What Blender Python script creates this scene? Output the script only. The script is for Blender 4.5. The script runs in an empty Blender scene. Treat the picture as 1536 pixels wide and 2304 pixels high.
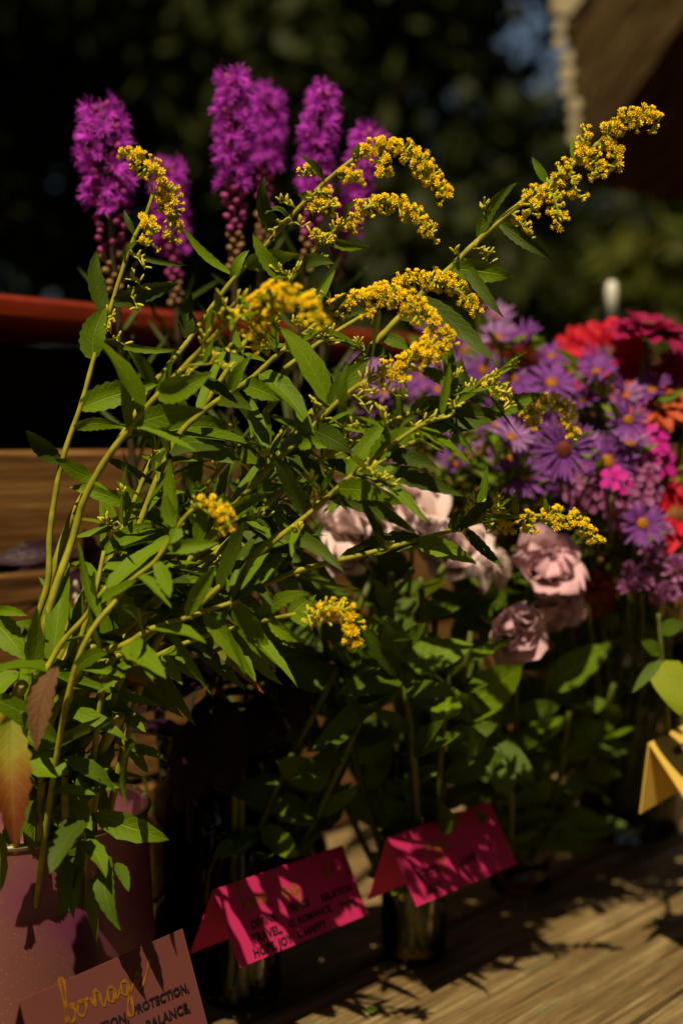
import bpy, math, random
import numpy as np
from mathutils import Vector, Matrix

# ------------------------------------------------------------------ camera, sky, sun, exposure
SC = bpy.context.scene
COL = SC.collection
F = 3200.0                       # focal length in photo pixels (1536 x 2304)
PITCH = math.radians(2.7)
CAM = Vector((0, 0, 0.37))
cam_data = bpy.data.cameras.new('camera')
cam = bpy.data.objects.new('camera', cam_data); COL.objects.link(cam)
cam.location = CAM
cam.rotation_euler = (math.radians(90) - PITCH, 0, 0)
cam_data.sensor_fit = 'VERTICAL'; cam_data.sensor_height = 36; cam_data.sensor_width = 24
cam_data.lens = 50
cam_data.clip_start = 0.05; cam_data.clip_end = 2000
cam_data.dof.use_dof = True; cam_data.dof.focus_distance = 0.80; cam_data.dof.aperture_fstop = 3.6
SC.camera = cam
SC.cycles.max_bounces = 6; SC.cycles.diffuse_bounces = 2; SC.cycles.glossy_bounces = 3; SC.cycles.transmission_bounces = 4; SC.cycles.transparent_max_bounces = 14

SUN = Vector((-0.17, -0.64, 1.0)).normalized()       # direction towards the sun
SUN_EL = math.asin(SUN.z); SUN_AZ = math.atan2(SUN.x, SUN.y)
world = bpy.data.worlds.new('World'); SC.world = world; world.use_nodes = True
wt = world.node_tree
sky = wt.nodes.new('ShaderNodeTexSky'); sky.sky_type = 'NISHITA'; sky.sun_disc = False
sky.sun_elevation = SUN_EL; sky.sun_rotation = SUN_AZ
wt.links.new(sky.outputs[0], wt.nodes['Background'].inputs[0])
wt.nodes['Background'].inputs[1].default_value = 0.05
sun_data = bpy.data.lights.new('sun', 'SUN'); sun_data.energy = 5.0; sun_data.angle = math.radians(0.5)
sun_data.color = (1.0, 0.88, 0.64)
sun = bpy.data.objects.new('sun', sun_data); COL.objects.link(sun)
sun.rotation_euler = SUN.to_track_quat('Z', 'Y').to_euler(); sun.location = (-3, -5, 8)
SC.view_settings.view_transform = 'Standard'; SC.view_settings.look = 'None'
SC.view_settings.exposure = 0.08; SC.view_settings.gamma = 1.0
SC.view_settings.use_white_balance = True; SC.view_settings.white_balance_temperature = 7200   # camera set for shade: a warm picture

# ------------------------------------------------------------------ helpers
rng = random.Random(7)
FWD = Vector((0, math.cos(PITCH), -math.sin(PITCH))); UPV = Vector((0, math.sin(PITCH), math.cos(PITCH)))
def P(x, y, d):
    """photo pixel at depth d (metres along the lens axis)"""
    return CAM + FWD*d + Vector((1, 0, 0))*((x-768)/F*d) + UPV*(-(y-1152)/F*d)
def px(p):
    v = p - CAM; d = v.dot(FWD)
    return (768 + F*v.x/d, 1152 - F*v.dot(UPV)/d, d)
def G(x, y, z=0.0):
    """photo pixel dropped on the height z"""
    r = P(x, y, 1.0) - CAM
    return CAM + r*((z-CAM.z)/r.z)
UA = math.atan2(0.778, 0.628)                          # the boards run this way
U = Vector((0.628, 0.778, 0)).normalized(); N = Vector((0.778, -0.628, 0)).normalized()

def tag(o, label=None, cat=None, group=None, kind=None):
    if label: o['label'] = label
    if cat: o['category'] = cat
    if group: o['group'] = group
    if kind: o['kind'] = kind
    return o
def empty(name, loc, label, cat, group=None, rz=0):
    o = bpy.data.objects.new(name, None); COL.objects.link(o)
    o.location = loc; o.rotation_euler = (0, 0, rz); o.empty_display_size = 0.02
    return tag(o, label, cat, group)
def link(name, me, parent=None, mats=()):
    for m in mats: me.materials.append(m)
    o = bpy.data.objects.new(name, me); COL.objects.link(o)
    if parent is not None: o.parent = parent
    return o
def inst(name, me, parent, mat):
    o = bpy.data.objects.new(name, me); COL.objects.link(o); o.parent = parent
    o.matrix_basis = mat
    return o

class MB:
    """collects geometry of one mesh object"""
    def __init__(s): s.v = []; s.f = []; s.m = []; s.uv = []
    def add(s, verts, faces, mi=0, uvs=None):
        b = len(s.v); s.v += [tuple(v) for v in verts]
        s.f += [tuple(i+b for i in f) for f in faces]; s.m += [mi]*len(faces)
        s.uv += uvs if uvs else [(0.5, 0.5)]*len(verts)
    def tmpl(s, t, M, mi=None):
        R = np.array(M.to_3x3()); T = np.array(M.to_translation())
        vs = (np.asarray(t['v']) @ R.T + T).tolist(); b = len(s.v)
        s.v += [tuple(v) for v in vs]; s.f += [tuple(i+b for i in f) for f in t['f']]
        s.m += t['m'] if mi is None else [mi]*len(t['f']); s.uv += t['uv']
    def T(s): return dict(v=np.array(s.v), f=s.f, m=s.m, uv=s.uv)
    def box(s, c, h, mi=0):
        x, y, z = h; cx, cy, cz = c
        v = [(cx+a*x, cy+b*y, cz+d*z) for a in (-1, 1) for b in (-1, 1) for d in (-1, 1)]
        s.add(v, [(0,1,3,2), (4,6,7,5), (0,4,5,1), (2,3,7,6), (0,2,6,4), (1,5,7,3)], mi)
    def tube(s, pts, rad, n=6, mi=0, cap=True):
        pts = [Vector(p) for p in pts]; k = len(pts)
        if not hasattr(rad, '__len__'): rad = [rad]*k
        up = Vector((0.13, -0.9, 0.3)); vs = []; uvs = []
        for i, p in enumerate(pts):
            t = (pts[min(i+1, k-1)] - pts[max(i-1, 0)]).normalized()
            a = t.cross(up).normalized(); b = t.cross(a)
            for j in range(n):
                th = 2*math.pi*j/n
                vs.append(p + (a*math.cos(th) + b*math.sin(th))*rad[i]); uvs.append((j/n, i/k))
        fs = [(i*n+j, i*n+(j+1) % n, (i+1)*n+(j+1) % n, (i+1)*n+j) for i in range(k-1) for j in range(n)]
        if cap: fs += [tuple(range(n-1, -1, -1)), tuple(range((k-1)*n, k*n))]
        s.add(vs, fs, mi, uvs)
    def lathe(s, prof, n=28, mi=0, c=(0, 0, 0)):
        vs = []; k = len(prof)
        for r, z in prof:
            for j in range(n):
                th = 2*math.pi*j/n; vs.append((c[0]+r*math.cos(th), c[1]+r*math.sin(th), c[2]+z))
        fs = [(i*n+j, i*n+(j+1) % n, (i+1)*n+(j+1) % n, (i+1)*n+j) for i in range(k-1) for j in range(n)]
        s.add(vs, fs, mi)
    def mesh(s, name, mats, off=None, smooth=True):
        me = bpy.data.meshes.new(name)
        v = s.v if off is None else [(a-off[0], b-off[1], c-off[2]) for a, b, c in s.v]
        me.from_pydata(v, [], s.f)
        for m in mats: me.materials.append(m)
        me.polygons.foreach_set('material_index', s.m)
        if smooth: me.polygons.foreach_set('use_smooth', [True]*len(s.f))
        ul = me.uv_layers.new(name='UVMap')
        li = np.empty(len(me.loops), dtype=np.int32); me.loops.foreach_get('vertex_index', li)
        ul.data.foreach_set('uv', np.array(s.uv, dtype=np.float32)[li].ravel())
        me.update(); return me
    def obj(s, name, mats, parent=None, off=None, smooth=True):
        if off is None and parent is not None: off = parent.location
        return link(name, s.mesh(name, mats, off, smooth), parent)

def frame(pos, axis, up=None, scale=1.0, roll=0.0):
    """matrix with local z along axis"""
    z = Vector(axis).normalized(); u = Vector(up) if up is not None else Vector((0, 0, 1))
    x = u.cross(z)
    if x.length < 1e-4: x = Vector((1, 0, 0)).cross(z)
    x.normalize(); y = z.cross(x)
    M = Matrix((x, y, z)).transposed().to_4x4() @ Matrix.Rotation(roll, 4, 'Z')
    return Matrix.Translation(pos) @ M @ Matrix.Scale(scale, 4)
def smooth_path(pts, n=6):
    """Catmull-Rom through points of any dimension"""
    p = [np.array(q, dtype=float) for q in pts]; p = [2*p[0]-p[1]] + p + [2*p[-1]-p[-2]]; out = []
    for i in range(1, len(p)-2):
        for k in range(n):
            t = k/n
            out.append(0.5*((2*p[i]) + (p[i+1]-p[i-1])*t + (2*p[i-1]-5*p[i]+4*p[i+1]-p[i+2])*t*t + (-p[i-1]+3*p[i]-3*p[i+1]+p[i+2])*t**3))
    out.append(p[-2]); return out
def rvec(r=rng):
    while True:
        v = Vector((r.uniform(-1, 1), r.uniform(-1, 1), r.uniform(-1, 1)))
        if 0.05 < v.length < 1: return v.normalized()

# ------------------------------------------------------------------ materials
def newmat(name):
    m = bpy.data.materials.new(name); m.use_nodes = True
    nt = m.node_tree; nt.nodes.clear()
    return m, nt, nt.nodes.new('ShaderNodeOutputMaterial')
def nd(nt, kind, **kw):
    n = nt.nodes.new(kind)
    for k, v in kw.items():
        if k.startswith('i_'):
            key = k[2:]; key = int(key) if key.isdigit() else key.replace('_', ' ')
            n.inputs[key].default_value = v
        else: setattr(n, k, v)
    return n
def math_n(nt, op, a, b=None, c=None, clamp=False):
    n = nt.nodes.new('ShaderNodeMath'); n.operation = op; n.use_clamp = clamp
    for i, x in enumerate((a, b, c)):
        if x is None: continue
        if isinstance(x, (int, float)): n.inputs[i].default_value = x
        else: nt.links.new(x, n.inputs[i])
    return n.outputs[0]
def mixc(nt, fac, a, b, blend='MIX'):
    n = nt.nodes.new('ShaderNodeMix'); n.data_type = 'RGBA'; n.blend_type = blend
    for s, x in ((n.inputs[0], fac), (n.inputs[6], a), (n.inputs[7], b)):
        if isinstance(x, (int, float)): s.default_value = x
        elif isinstance(x, tuple): s.default_value = x if len(x) == 4 else x+(1,)
        else: nt.links.new(x, s)
    return n.outputs[2]
def ramp(nt, fac, stops):
    n = nt.nodes.new('ShaderNodeValToRGB'); e = n.color_ramp.elements
    while len(e) < len(stops): e.new(0.5)
    for q, (p, c) in zip(e, stops): q.position = p; q.color = c if len(c) == 4 else tuple(c)+(1,)
    nt.links.new(fac, n.inputs[0]); return n.outputs[0]

def leaf_mat(name, c1, c2, vein, trans=0.22, rough=0.55, dead=None, bump=0.5):
    """a leaf blade: veins from its own length/width coordinates, colour varying leaf by leaf"""
    m, nt, out = newmat(name); L = nt.links
    uv = nd(nt, 'ShaderNodeUVMap'); sep = nd(nt, 'ShaderNodeSeparateXYZ'); L.new(uv.outputs[0], sep.inputs[0])
    u = math_n(nt, 'ABSOLUTE', math_n(nt, 'MULTIPLY', math_n(nt, 'SUBTRACT', sep.outputs[0], 0.5), 2.0))
    v = sep.outputs[1]
    oi = nd(nt, 'ShaderNodeObjectInfo'); tc = nd(nt, 'ShaderNodeTexCoord')
    no = nd(nt, 'ShaderNodeTexNoise', i_Scale=160.0, i_Detail=3.0); L.new(tc.outputs['Object'], no.inputs['Vector'])
    vo = nd(nt, 'ShaderNodeTexVoronoi', i_Scale=420.0, feature='DISTANCE_TO_EDGE'); L.new(tc.outputs['Object'], vo.inputs['Vector'])
    big = nd(nt, 'ShaderNodeTexNoise', i_Scale=38.0, i_Detail=2.0); L.new(tc.outputs['Object'], big.inputs['Vector'])
    w = math_n(nt, 'FRACT', math_n(nt, 'ADD', math_n(nt, 'SUBTRACT', math_n(nt, 'MULTIPLY', v, 8.0), math_n(nt, 'MULTIPLY', u, 1.7)), math_n(nt, 'MULTIPLY', no.outputs[0], 0.25)))
    side = math_n(nt, 'SUBTRACT', 1.0, math_n(nt, 'MULTIPLY', math_n(nt, 'ABSOLUTE', math_n(nt, 'SUBTRACT', w, 0.5)), 9.0), clamp=True)
    mid = math_n(nt, 'SUBTRACT', 1.0, math_n(nt, 'MULTIPLY', u, 13.0), clamp=True)
    vm = math_n(nt, 'MAXIMUM', math_n(nt, 'MULTIPLY', side, 0.45), mid)
    col = mixc(nt, oi.outputs['Random'], c1, c2)
    col = mixc(nt, math_n(nt, 'MULTIPLY', big.outputs[0], 0.55), col, tuple(x*0.62 for x in c1))
    col = mixc(nt, math_n(nt, 'MULTIPLY', vm, 0.55), col, vein)
    if dead:
        edge = math_n(nt, 'ADD', math_n(nt, 'ADD', v, math_n(nt, 'MULTIPLY', u, 0.16)), math_n(nt, 'MULTIPLY', math_n(nt, 'SUBTRACT', big.outputs[0], 0.5), 0.5))
        d = ramp(nt, edge, [(p, c) for p, c in dead])
        col = mixc(nt, math_n(nt, 'MULTIPLY', vm, 0.35), d, mixc(nt, 0.5, d, vein))
    h = math_n(nt, 'ADD', math_n(nt, 'MULTIPLY', vm, -0.9), math_n(nt, 'MULTIPLY', math_n(nt, 'MINIMUM', vo.outputs[0], 0.2), 0.9))
    h = math_n(nt, 'ADD', h, math_n(nt, 'MULTIPLY', no.outputs[0], 0.5))
    bp = nd(nt, 'ShaderNodeBump', i_Strength=bump, i_Distance=0.0007); L.new(h, bp.inputs['Height'])
    pr = nd(nt, 'ShaderNodeBsdfPrincipled', i_Roughness=rough); pr.inputs['Specular IOR Level'].default_value = 0.16
    L.new(col, pr.inputs['Base Color']); L.new(bp.outputs[0], pr.inputs['Normal'])
    tr = nd(nt, 'ShaderNodeBsdfTranslucent'); L.new(mixc(nt, 0.45, col, (0.19, 0.21, 0.01)), tr.inputs[0])
    mx = nd(nt, 'ShaderNodeMixShader', i_0=trans); L.new(pr.outputs[0], mx.inputs[1]); L.new(tr.outputs[0], mx.inputs[2])
    L.new(mx.outputs[0], out.inputs[0]); return m
def petal_mat(name, base, tip, trans=0.25, rough=0.6, streak=0.35, vary=0.35):
    """a petal: colour runs from claw to tip, fine lengthwise streaks, varies piece by piece"""
    m, nt, out = newmat(name); L = nt.links
    uv = nd(nt, 'ShaderNodeUVMap'); sep = nd(nt, 'ShaderNodeSeparateXYZ'); L.new(uv.outputs[0], sep.inputs[0])
    oi = nd(nt, 'ShaderNodeObjectInfo'); tc = nd(nt, 'ShaderNodeTexCoord')
    no = nd(nt, 'ShaderNodeTexNoise', i_Scale=130.0, i_Detail=3.0); L.new(tc.outputs['Object'], no.inputs['Vector'])
    st = math_n(nt, 'SINE', math_n(nt, 'MULTIPLY', sep.outputs[0], 42.0))
    col = mixc(nt, sep.outputs[1], base, tip)
    col = mixc(nt, math_n(nt, 'MULTIPLY', oi.outputs['Random'], vary), col, tuple(x*0.5 for x in base))
    col = mixc(nt, math_n(nt, 'MULTIPLY', math_n(nt, 'ADD', math_n(nt, 'MULTIPLY', st, 0.25), no.outputs[0]), streak), col, tuple(x*0.45 for x in tip))
    bp = nd(nt, 'ShaderNodeBump', i_Strength=0.35, i_Distance=0.0006); L.new(math_n(nt, 'ADD', no.outputs[0], math_n(nt, 'MULTIPLY', st, 0.3)), bp.inputs['Height'])
    pr = nd(nt, 'ShaderNodeBsdfPrincipled', i_Roughness=rough); pr.inputs['Specular IOR Level'].default_value = 0.2
    L.new(col, pr.inputs['Base Color']); L.new(bp.outputs[0], pr.inputs['Normal'])
    tr = nd(nt, 'ShaderNodeBsdfTranslucent'); L.new(col, tr.inputs[0])
    mx = nd(nt, 'ShaderNodeMixShader', i_0=trans); L.new(pr.outputs[0], mx.inputs[1]); L.new(tr.outputs[0], mx.inputs[2])
    L.new(mx.outputs[0], out.inputs[0]); return m
def plain(name, c1, c2=None, scale=60.0, rough=0.6, bump=0.2, metal=0.0, spec=0.3, dist=0.001):
    m, nt, out = newmat(name); L = nt.links
    tc = nd(nt, 'ShaderNodeTexCoord'); no = nd(nt, 'ShaderNodeTexNoise', i_Scale=scale, i_Detail=4.0); L.new(tc.outputs['Object'], no.inputs['Vector'])
    c2 = c2 or tuple(x*0.6 for x in c1)
    col = ramp(nt, no.outputs[0], [(0.35, c2), (0.65, c1)])
    bp = nd(nt, 'ShaderNodeBump', i_Strength=bump, i_Distance=dist); L.new(no.outputs[0], bp.inputs['Height'])
    pr = nd(nt, 'ShaderNodeBsdfPrincipled', i_Roughness=rough, i_Metallic=metal); pr.inputs['Specular IOR Level'].default_value = spec
    L.new(col, pr.inputs['Base Color']); L.new(bp.outputs[0], pr.inputs['Normal']); L.new(pr.outputs[0], out.inputs[0]); return m
def wood(name, dark, mid, light, rough=0.8, crack=0.5, gscale=1.0, paint=None):
    """sawn board: grain along the board's own x axis, cracks, stains"""
    m, nt, out = newmat(name); L = nt.links
    tc = nd(nt, 'ShaderNodeTexCoord'); oi = nd(nt, 'ShaderNodeObjectInfo')
    off = nd(nt, 'ShaderNodeVectorMath', operation='ADD'); L.new(tc.outputs['Object'], off.inputs[0])
    cb = nd(nt, 'ShaderNodeCombineXYZ'); r = math_n(nt, 'MULTIPLY', oi.outputs['Random'], 31.0)
    for i in range(3): L.new(r, cb.inputs[i])
    L.new(cb.outputs[0], off.inputs[1])
    def noise(sx, sy, sz, det=4.0, dist=0.0):
        mp = nd(nt, 'ShaderNodeMapping'); mp.inputs['Scale'].default_value = (sx, sy, sz); L.new(off.outputs[0], mp.inputs[0])
        n = nd(nt, 'ShaderNodeTexNoise', i_Scale=1.0, i_Detail=det, i_Distortion=dist, i_Roughness=0.62); L.new(mp.outputs[0], n.inputs['Vector']); return n.outputs[0]
    g1 = noise(5*gscale, 130*gscale, 130*gscale, 5.0, 0.4); g2 = noise(1.6, 34, 34, 3.0, 0.8); st = noise(18, 42, 42, 5.0); fine = noise(30, 700, 700, 2.0)
    ck = noise(3.0, 75, 75, 3.0, 0.3)
    col = ramp(nt, math_n(nt, 'ADD', math_n(nt, 'MULTIPLY', g1, 0.6), math_n(nt, 'MULTIPLY', g2, 0.4)), [(0.36, dark), (0.5, mid), (0.64, light)])
    col = mixc(nt, math_n(nt, 'MULTIPLY', ramp(nt, st, [(0.42, (0, 0, 0)), (0.66, (1, 1, 1))]), 0.75), col, tuple(0.5*(a+b) for a, b in zip(dark, mid)))
    if paint:
        pm = ramp(nt, noise(14, 60, 60, 4.0), [(0.62, (0, 0, 0)), (0.68, (1, 1, 1))])
        col = mixc(nt, math_n(nt, 'MULTIPLY', pm, 0.55), col, paint)
    cm = ramp(nt, ck, [(0.30, (1, 1, 1)), (0.36, (0, 0, 0))])
    col = mixc(nt, math_n(nt, 'MULTIPLY', cm, crack), col, tuple(x*0.15 for x in dark))
    h = math_n(nt, 'ADD', math_n(nt, 'ADD', g1, math_n(nt, 'MULTIPLY', fine, 0.35)), math_n(nt, 'MULTIPLY', cm, -0.8*crack))
    bp = nd(nt, 'ShaderNodeBump', i_Strength=0.8, i_Distance=0.0016); L.new(h, bp.inputs['Height'])
    pr = nd(nt, 'ShaderNodeBsdfPrincipled', i_Roughness=rough); pr.inputs['Specular IOR Level'].default_value = 0.2
    L.new(col, pr.inputs['Base Color']); L.new(bp.outputs[0], pr.inputs['Normal']); L.new(pr.outputs[0], out.inputs[0]); return m
def glass_mat(name, tint, rough=0.03, k=1.0):
    m, nt, out = newmat(name); L = nt.links
    fr = nd(nt, 'ShaderNodeFresnel', i_IOR=1.45)
    tc = nd(nt, 'ShaderNodeTexCoord'); no = nd(nt, 'ShaderNodeTexNoise', i_Scale=45.0, i_Detail=2.0); L.new(tc.outputs['Object'], no.inputs['Vector'])
    bp = nd(nt, 'ShaderNodeBump', i_Strength=0.25, i_Distance=0.002); L.new(no.outputs[0], bp.inputs['Height'])
    tr = nd(nt, 'ShaderNodeBsdfTransparent'); tr.inputs[0].default_value = tint+(1,)
    gl = nd(nt, 'ShaderNodeBsdfGlossy', i_Roughness=rough); L.new(bp.outputs[0], gl.inputs['Normal']); L.new(bp.outputs[0], fr.inputs['Normal'])
    mx = nd(nt, 'ShaderNodeMixShader'); L.new(math_n(nt, 'MULTIPLY', fr.outputs[0], k), mx.inputs[0]); L.new(tr.outputs[0], mx.inputs[1]); L.new(gl.outputs[0], mx.inputs[2])
    L.new(mx.outputs[0], out.inputs[0]); return m

M = {}
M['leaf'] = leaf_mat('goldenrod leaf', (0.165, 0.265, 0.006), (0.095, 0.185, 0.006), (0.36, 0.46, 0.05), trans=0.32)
M['leaf_dark'] = leaf_mat('shaded goldenrod leaf', (0.046, 0.078, 0.006), (0.066, 0.105, 0.006), (0.10, 0.13, 0.02), trans=0.12)  # darker twin of the leaf above, with shadow put into its colour
M['leaf_gold'] = leaf_mat('yellowing leaf', (0.19, 0.18, 0.012), (0.17, 0.16, 0.01), (0.33, 0.30, 0.05), dead=[(0.0, (0.13, 0.17, 0.012)), (0.42, (0.22, 0.19, 0.014)), (0.62, (0.20, 0.075, 0.012)), (0.85, (0.12, 0.024, 0.006))])
M['leaf_scorch'] = leaf_mat('leaf with scorched edge', (0.12, 0.15, 0.012), (0.1, 0.13, 0.01), (0.26, 0.26, 0.05), dead=[(0.0, (0.07, 0.12, 0.008)), (0.5, (0.14, 0.15, 0.01)), (0.7, (0.23, 0.10, 0.01)), (0.82, (0.10, 0.03, 0.008))])
M['leaf_brown'] = leaf_mat('dry brown leaf', (0.16, 0.075, 0.03), (0.12, 0.06, 0.03), (0.26, 0.15, 0.07), trans=0.1, rough=0.8, bump=1.0)
M['leaf_redtip'] = leaf_mat('leaf with red tip', (0.1, 0.13, 0.01), (0.1, 0.13, 0.01), (0.26, 0.26, 0.05), dead=[(0.0, (0.07, 0.11, 0.008)), (0.5, (0.20, 0.17, 0.012)), (0.78, (0.30, 0.10, 0.012)), (0.9, (0.22, 0.03, 0.008))])
M['leaf_basil'] = leaf_mat('purple basil leaf', (0.020, 0.006, 0.012), (0.030, 0.008, 0.018), (0.05, 0.016, 0.03), trans=0.06, rough=0.4)
M['leaf_fresh'] = leaf_mat('broad fresh leaf', (0.10, 0.165, 0.010), (0.055, 0.11, 0.008), (0.19, 0.25, 0.03), trans=0.3)
M['leaf_lime'] = leaf_mat('lime zinnia leaf', (0.26, 0.32, 0.008), (0.22, 0.28, 0.008), (0.32, 0.36, 0.03), trans=0.3)
M['stem'] = plain('goldenrod stem', (0.34, 0.31, 0.018), (0.20, 0.20, 0.014), 120, 0.6, 0.3)
M['stem_dull'] = plain('flower stem', (0.10, 0.12, 0.012), (0.06, 0.075, 0.01), 90, 0.6, 0.3)
M['stem_purple'] = plain('purple basil stem', (0.05, 0.015, 0.03), None, 90, 0.5, 0.2)
M['cut'] = plain('cut stem end', (0.42, 0.34, 0.12), (0.25, 0.2, 0.08), 300)
M['calyx'] = plain('goldenrod calyx', (0.56, 0.56, 0.018), (0.36, 0.40, 0.016), 500, 0.55, 0.15)
M['bud'] = plain('goldenrod bud', (0.66, 0.58, 0.06), (0.46, 0.45, 0.04), 500, 0.5, 0.15)
M['ray'] = plain('goldenrod ray', (0.98, 0.74, 0.020), (0.94, 0.54, 0.010), 700, 0.55, 0.1)
M['liatris'] = petal_mat('blazing star petal', (0.64, 0.03, 0.72), (0.88, 0.11, 0.96), 0.38, 0.6, 0.08, 0.2)
M['liatris_bud'] = plain('blazing star bud', (0.46, 0.045, 0.30), (0.28, 0.05, 0.13), 200, 0.6)
M['liatris_green'] = plain('unopened blazing star bud', (0.36, 0.20, 0.09), (0.20, 0.10, 0.05), 200, 0.6)
M['liatris_core'] = plain('blazing star stalk', (0.045, 0.03, 0.012), None, 150, 0.7)
M['aster'] = petal_mat('aster petal', (0.24, 0.05, 0.36), (0.36, 0.10, 0.50), 0.25, 0.6, 0.3, 0.5)
M['aster_pale'] = petal_mat('pale aster petal', (0.45, 0.20, 0.52), (0.52, 0.26, 0.60), 0.3, 0.6, 0.2, 0.4)
M['disc'] = plain('aster disc', (0.62, 0.26, 0.012), (0.36, 0.10, 0.008), 700, 0.7, 0.8)
M['disc_red'] = plain('old aster disc', (0.30, 0.07, 0.02), (0.12, 0.02, 0.02), 700, 0.7, 0.8)
M['lisi'] = petal_mat('lisianthus petal', (0.92, 0.76, 0.62), (0.92, 0.68, 0.70), 0.3, 0.6, 0.15, 0.25)
M['lisi_mauve'] = petal_mat('mauve lisianthus petal', (0.90, 0.64, 0.58), (0.86, 0.50, 0.60), 0.3, 0.6, 0.25, 0.3)
M['lisi_green'] = plain('lisianthus calyx', (0.22, 0.30, 0.05), (0.15, 0.22, 0.03), 90)
M['zin_red'] = petal_mat('scarlet zinnia petal', (0.58, 0.006, 0.022), (0.66, 0.010, 0.035), 0.2, 0.6, 0.25, 0.3)
M['zin_crim'] = petal_mat('crimson zinnia petal', (0.26, 0.004, 0.05), (0.34, 0.006, 0.075), 0.15, 0.6, 0.3, 0.4)
M['zin_coral'] = petal_mat('coral zinnia petal', (0.58, 0.07, 0.02), (0.66, 0.12, 0.05), 0.2, 0.6, 0.25, 0.4)
M['zin_salmon'] = petal_mat('salmon zinnia petal', (0.46, 0.13, 0.12), (0.50, 0.16, 0.16), 0.2, 0.6, 0.25, 0.4)
M['zin_rust'] = petal_mat('rust zinnia petal', (0.28, 0.03, 0.008), (0.32, 0.045, 0.012), 0.2, 0.6, 0.3, 0.4)
M['zin_eye'] = plain('zinnia eye', (0.16, 0.02, 0.02), (0.30, 0.14, 0.02), 500, 0.7, 0.8)
M['phlox'] = petal_mat('pink phlox petal', (0.36, 0.05, 0.24), (0.58, 0.22, 0.44), 0.25, 0.6, 0.2, 0.4)
M['phlox_hot'] = petal_mat('magenta phlox petal', (0.58, 0.012, 0.28), (0.66, 0.02, 0.36), 0.25, 0.6, 0.15, 0.3)
M['pompom'] = petal_mat('lilac pink pompom', (0.44, 0.11, 0.34), (0.58, 0.22, 0.50), 0.25, 0.6, 0.2, 0.4)
M['filler'] = plain('filler bud', (0.17, 0.145, 0.014), (0.09, 0.085, 0.012), 200, 0.7)
M['filler_red'] = plain('rusty filler bud', (0.20, 0.075, 0.025), (0.12, 0.05, 0.02), 200, 0.7)
M['white'] = plain('small white flower', (0.6, 0.58, 0.42), None, 200)
M['deck'] = wood('weathered deck board', (0.050, 0.028, 0.010), (0.19, 0.125, 0.050), (0.36, 0.27, 0.135), crack=0.95, paint=(0.10, 0.11, 0.06), gscale=2.2)
M['back'] = wood('brown back board', (0.06, 0.023, 0.006), (0.23, 0.105, 0.029), (0.40, 0.21, 0.068), crack=0.6)
M['red'] = wood('red painted board', (0.09, 0.010, 0.004), (0.22, 0.024, 0.007), (0.31, 0.036, 0.011), rough=0.55, crack=0.25)
M['panel'] = wood('dark wood panel', (0.012, 0.006, 0.004), (0.02, 0.01, 0.006), (0.028, 0.014, 0.008))  # near-black brown wood for the recessed panel and posts
M['glass'] = glass_mat('clear glass', (0.98, 0.98, 0.95))
M['glass_green'] = glass_mat('olive glass', (0.50, 0.52, 0.26))
M['glass_amber'] = glass_mat('amber glass', (0.36, 0.24, 0.09))
M['water'] = glass_mat('vase water', (0.93, 0.92, 0.74), 0.02, 0.5)
M['pink'] = plain('hot pink card', (0.50, 0.018, 0.115), (0.47, 0.016, 0.105), 40, 0.75, 0.1)
M['mauve'] = plain('dusty pink card', (0.125, 0.034, 0.030), (0.115, 0.031, 0.027), 40, 0.75, 0.1)
M['yellow'] = plain('yellow card', (0.72, 0.47, 0.09), (0.66, 0.42, 0.075), 40, 0.75, 0.1)
M['ink'] = plain('black ink', (0.012, 0.006, 0.010), None, 100, 0.6)
M['gold'] = plain('gold ink', (0.32, 0.13, 0.010), (0.24, 0.09, 0.008), 300, 0.5, 0.2, 0.2)
M['string'] = plain('twine', (0.30, 0.22, 0.12), None, 900, 0.9)
M['bark'] = plain('bark', (0.05, 0.036, 0.022), (0.022, 0.016, 0.01), 14, 0.9, 1.0, dist=0.02)
M['grass'] = plain('lawn', (0.06, 0.07, 0.014), (0.025, 0.034, 0.008), 3, 0.9, 0.6, dist=0.05)
M['lace'] = plain('pale crochet edging', (0.36, 0.30, 0.185), (0.24, 0.195, 0.115), 200, 0.9, 0.6)
M['neck_glint'] = plain('white bottle glint', (0.78, 0.76, 0.66), (0.7, 0.68, 0.58), 20, 0.2, 0.05, spec=0.6)  # white that stands in for a highlight on glass

def bucket_mat():
    m, nt, out = newmat('mauve glitter enamel'); L = nt.links
    tc = nd(nt, 'ShaderNodeTexCoord')
    no = nd(nt, 'ShaderNodeTexNoise', i_Scale=14.0, i_Detail=3.0); L.new(tc.outputs['Object'], no.inputs['Vector'])
    vo = nd(nt, 'ShaderNodeTexVoronoi', i_Scale=420.0); L.new(tc.outputs['Object'], vo.inputs['Vector'])
    gm = ramp(nt, vo.outputs[0], [(0.10, (1, 1, 1)), (0.22, (0, 0, 0))])
    gm = math_n(nt, 'MULTIPLY', gm, ramp(nt, no.outputs[0], [(0.42, (0, 0, 0)), (0.6, (1, 1, 1))]))
    col = ramp(nt, no.outputs[0], [(0.35, (0.20, 0.042, 0.11)), (0.6, (0.215, 0.078, 0.070))])
    col = mixc(nt, math_n(nt, 'MULTIPLY', gm, 0.6), col, (0.45, 0.24, 0.06))
    pr = nd(nt, 'ShaderNodeBsdfPrincipled', i_Roughness=0.42, i_Metallic=0.25); L.new(col, pr.inputs['Base Color']); L.new(pr.outputs[0], out.inputs[0]); return m
M['bucket'] = bucket_mat()
M['rim'] = plain('bare metal rim', (0.72, 0.66, 0.50), None, 60, 0.25, 0.05, 0.9, 0.5)
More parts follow.
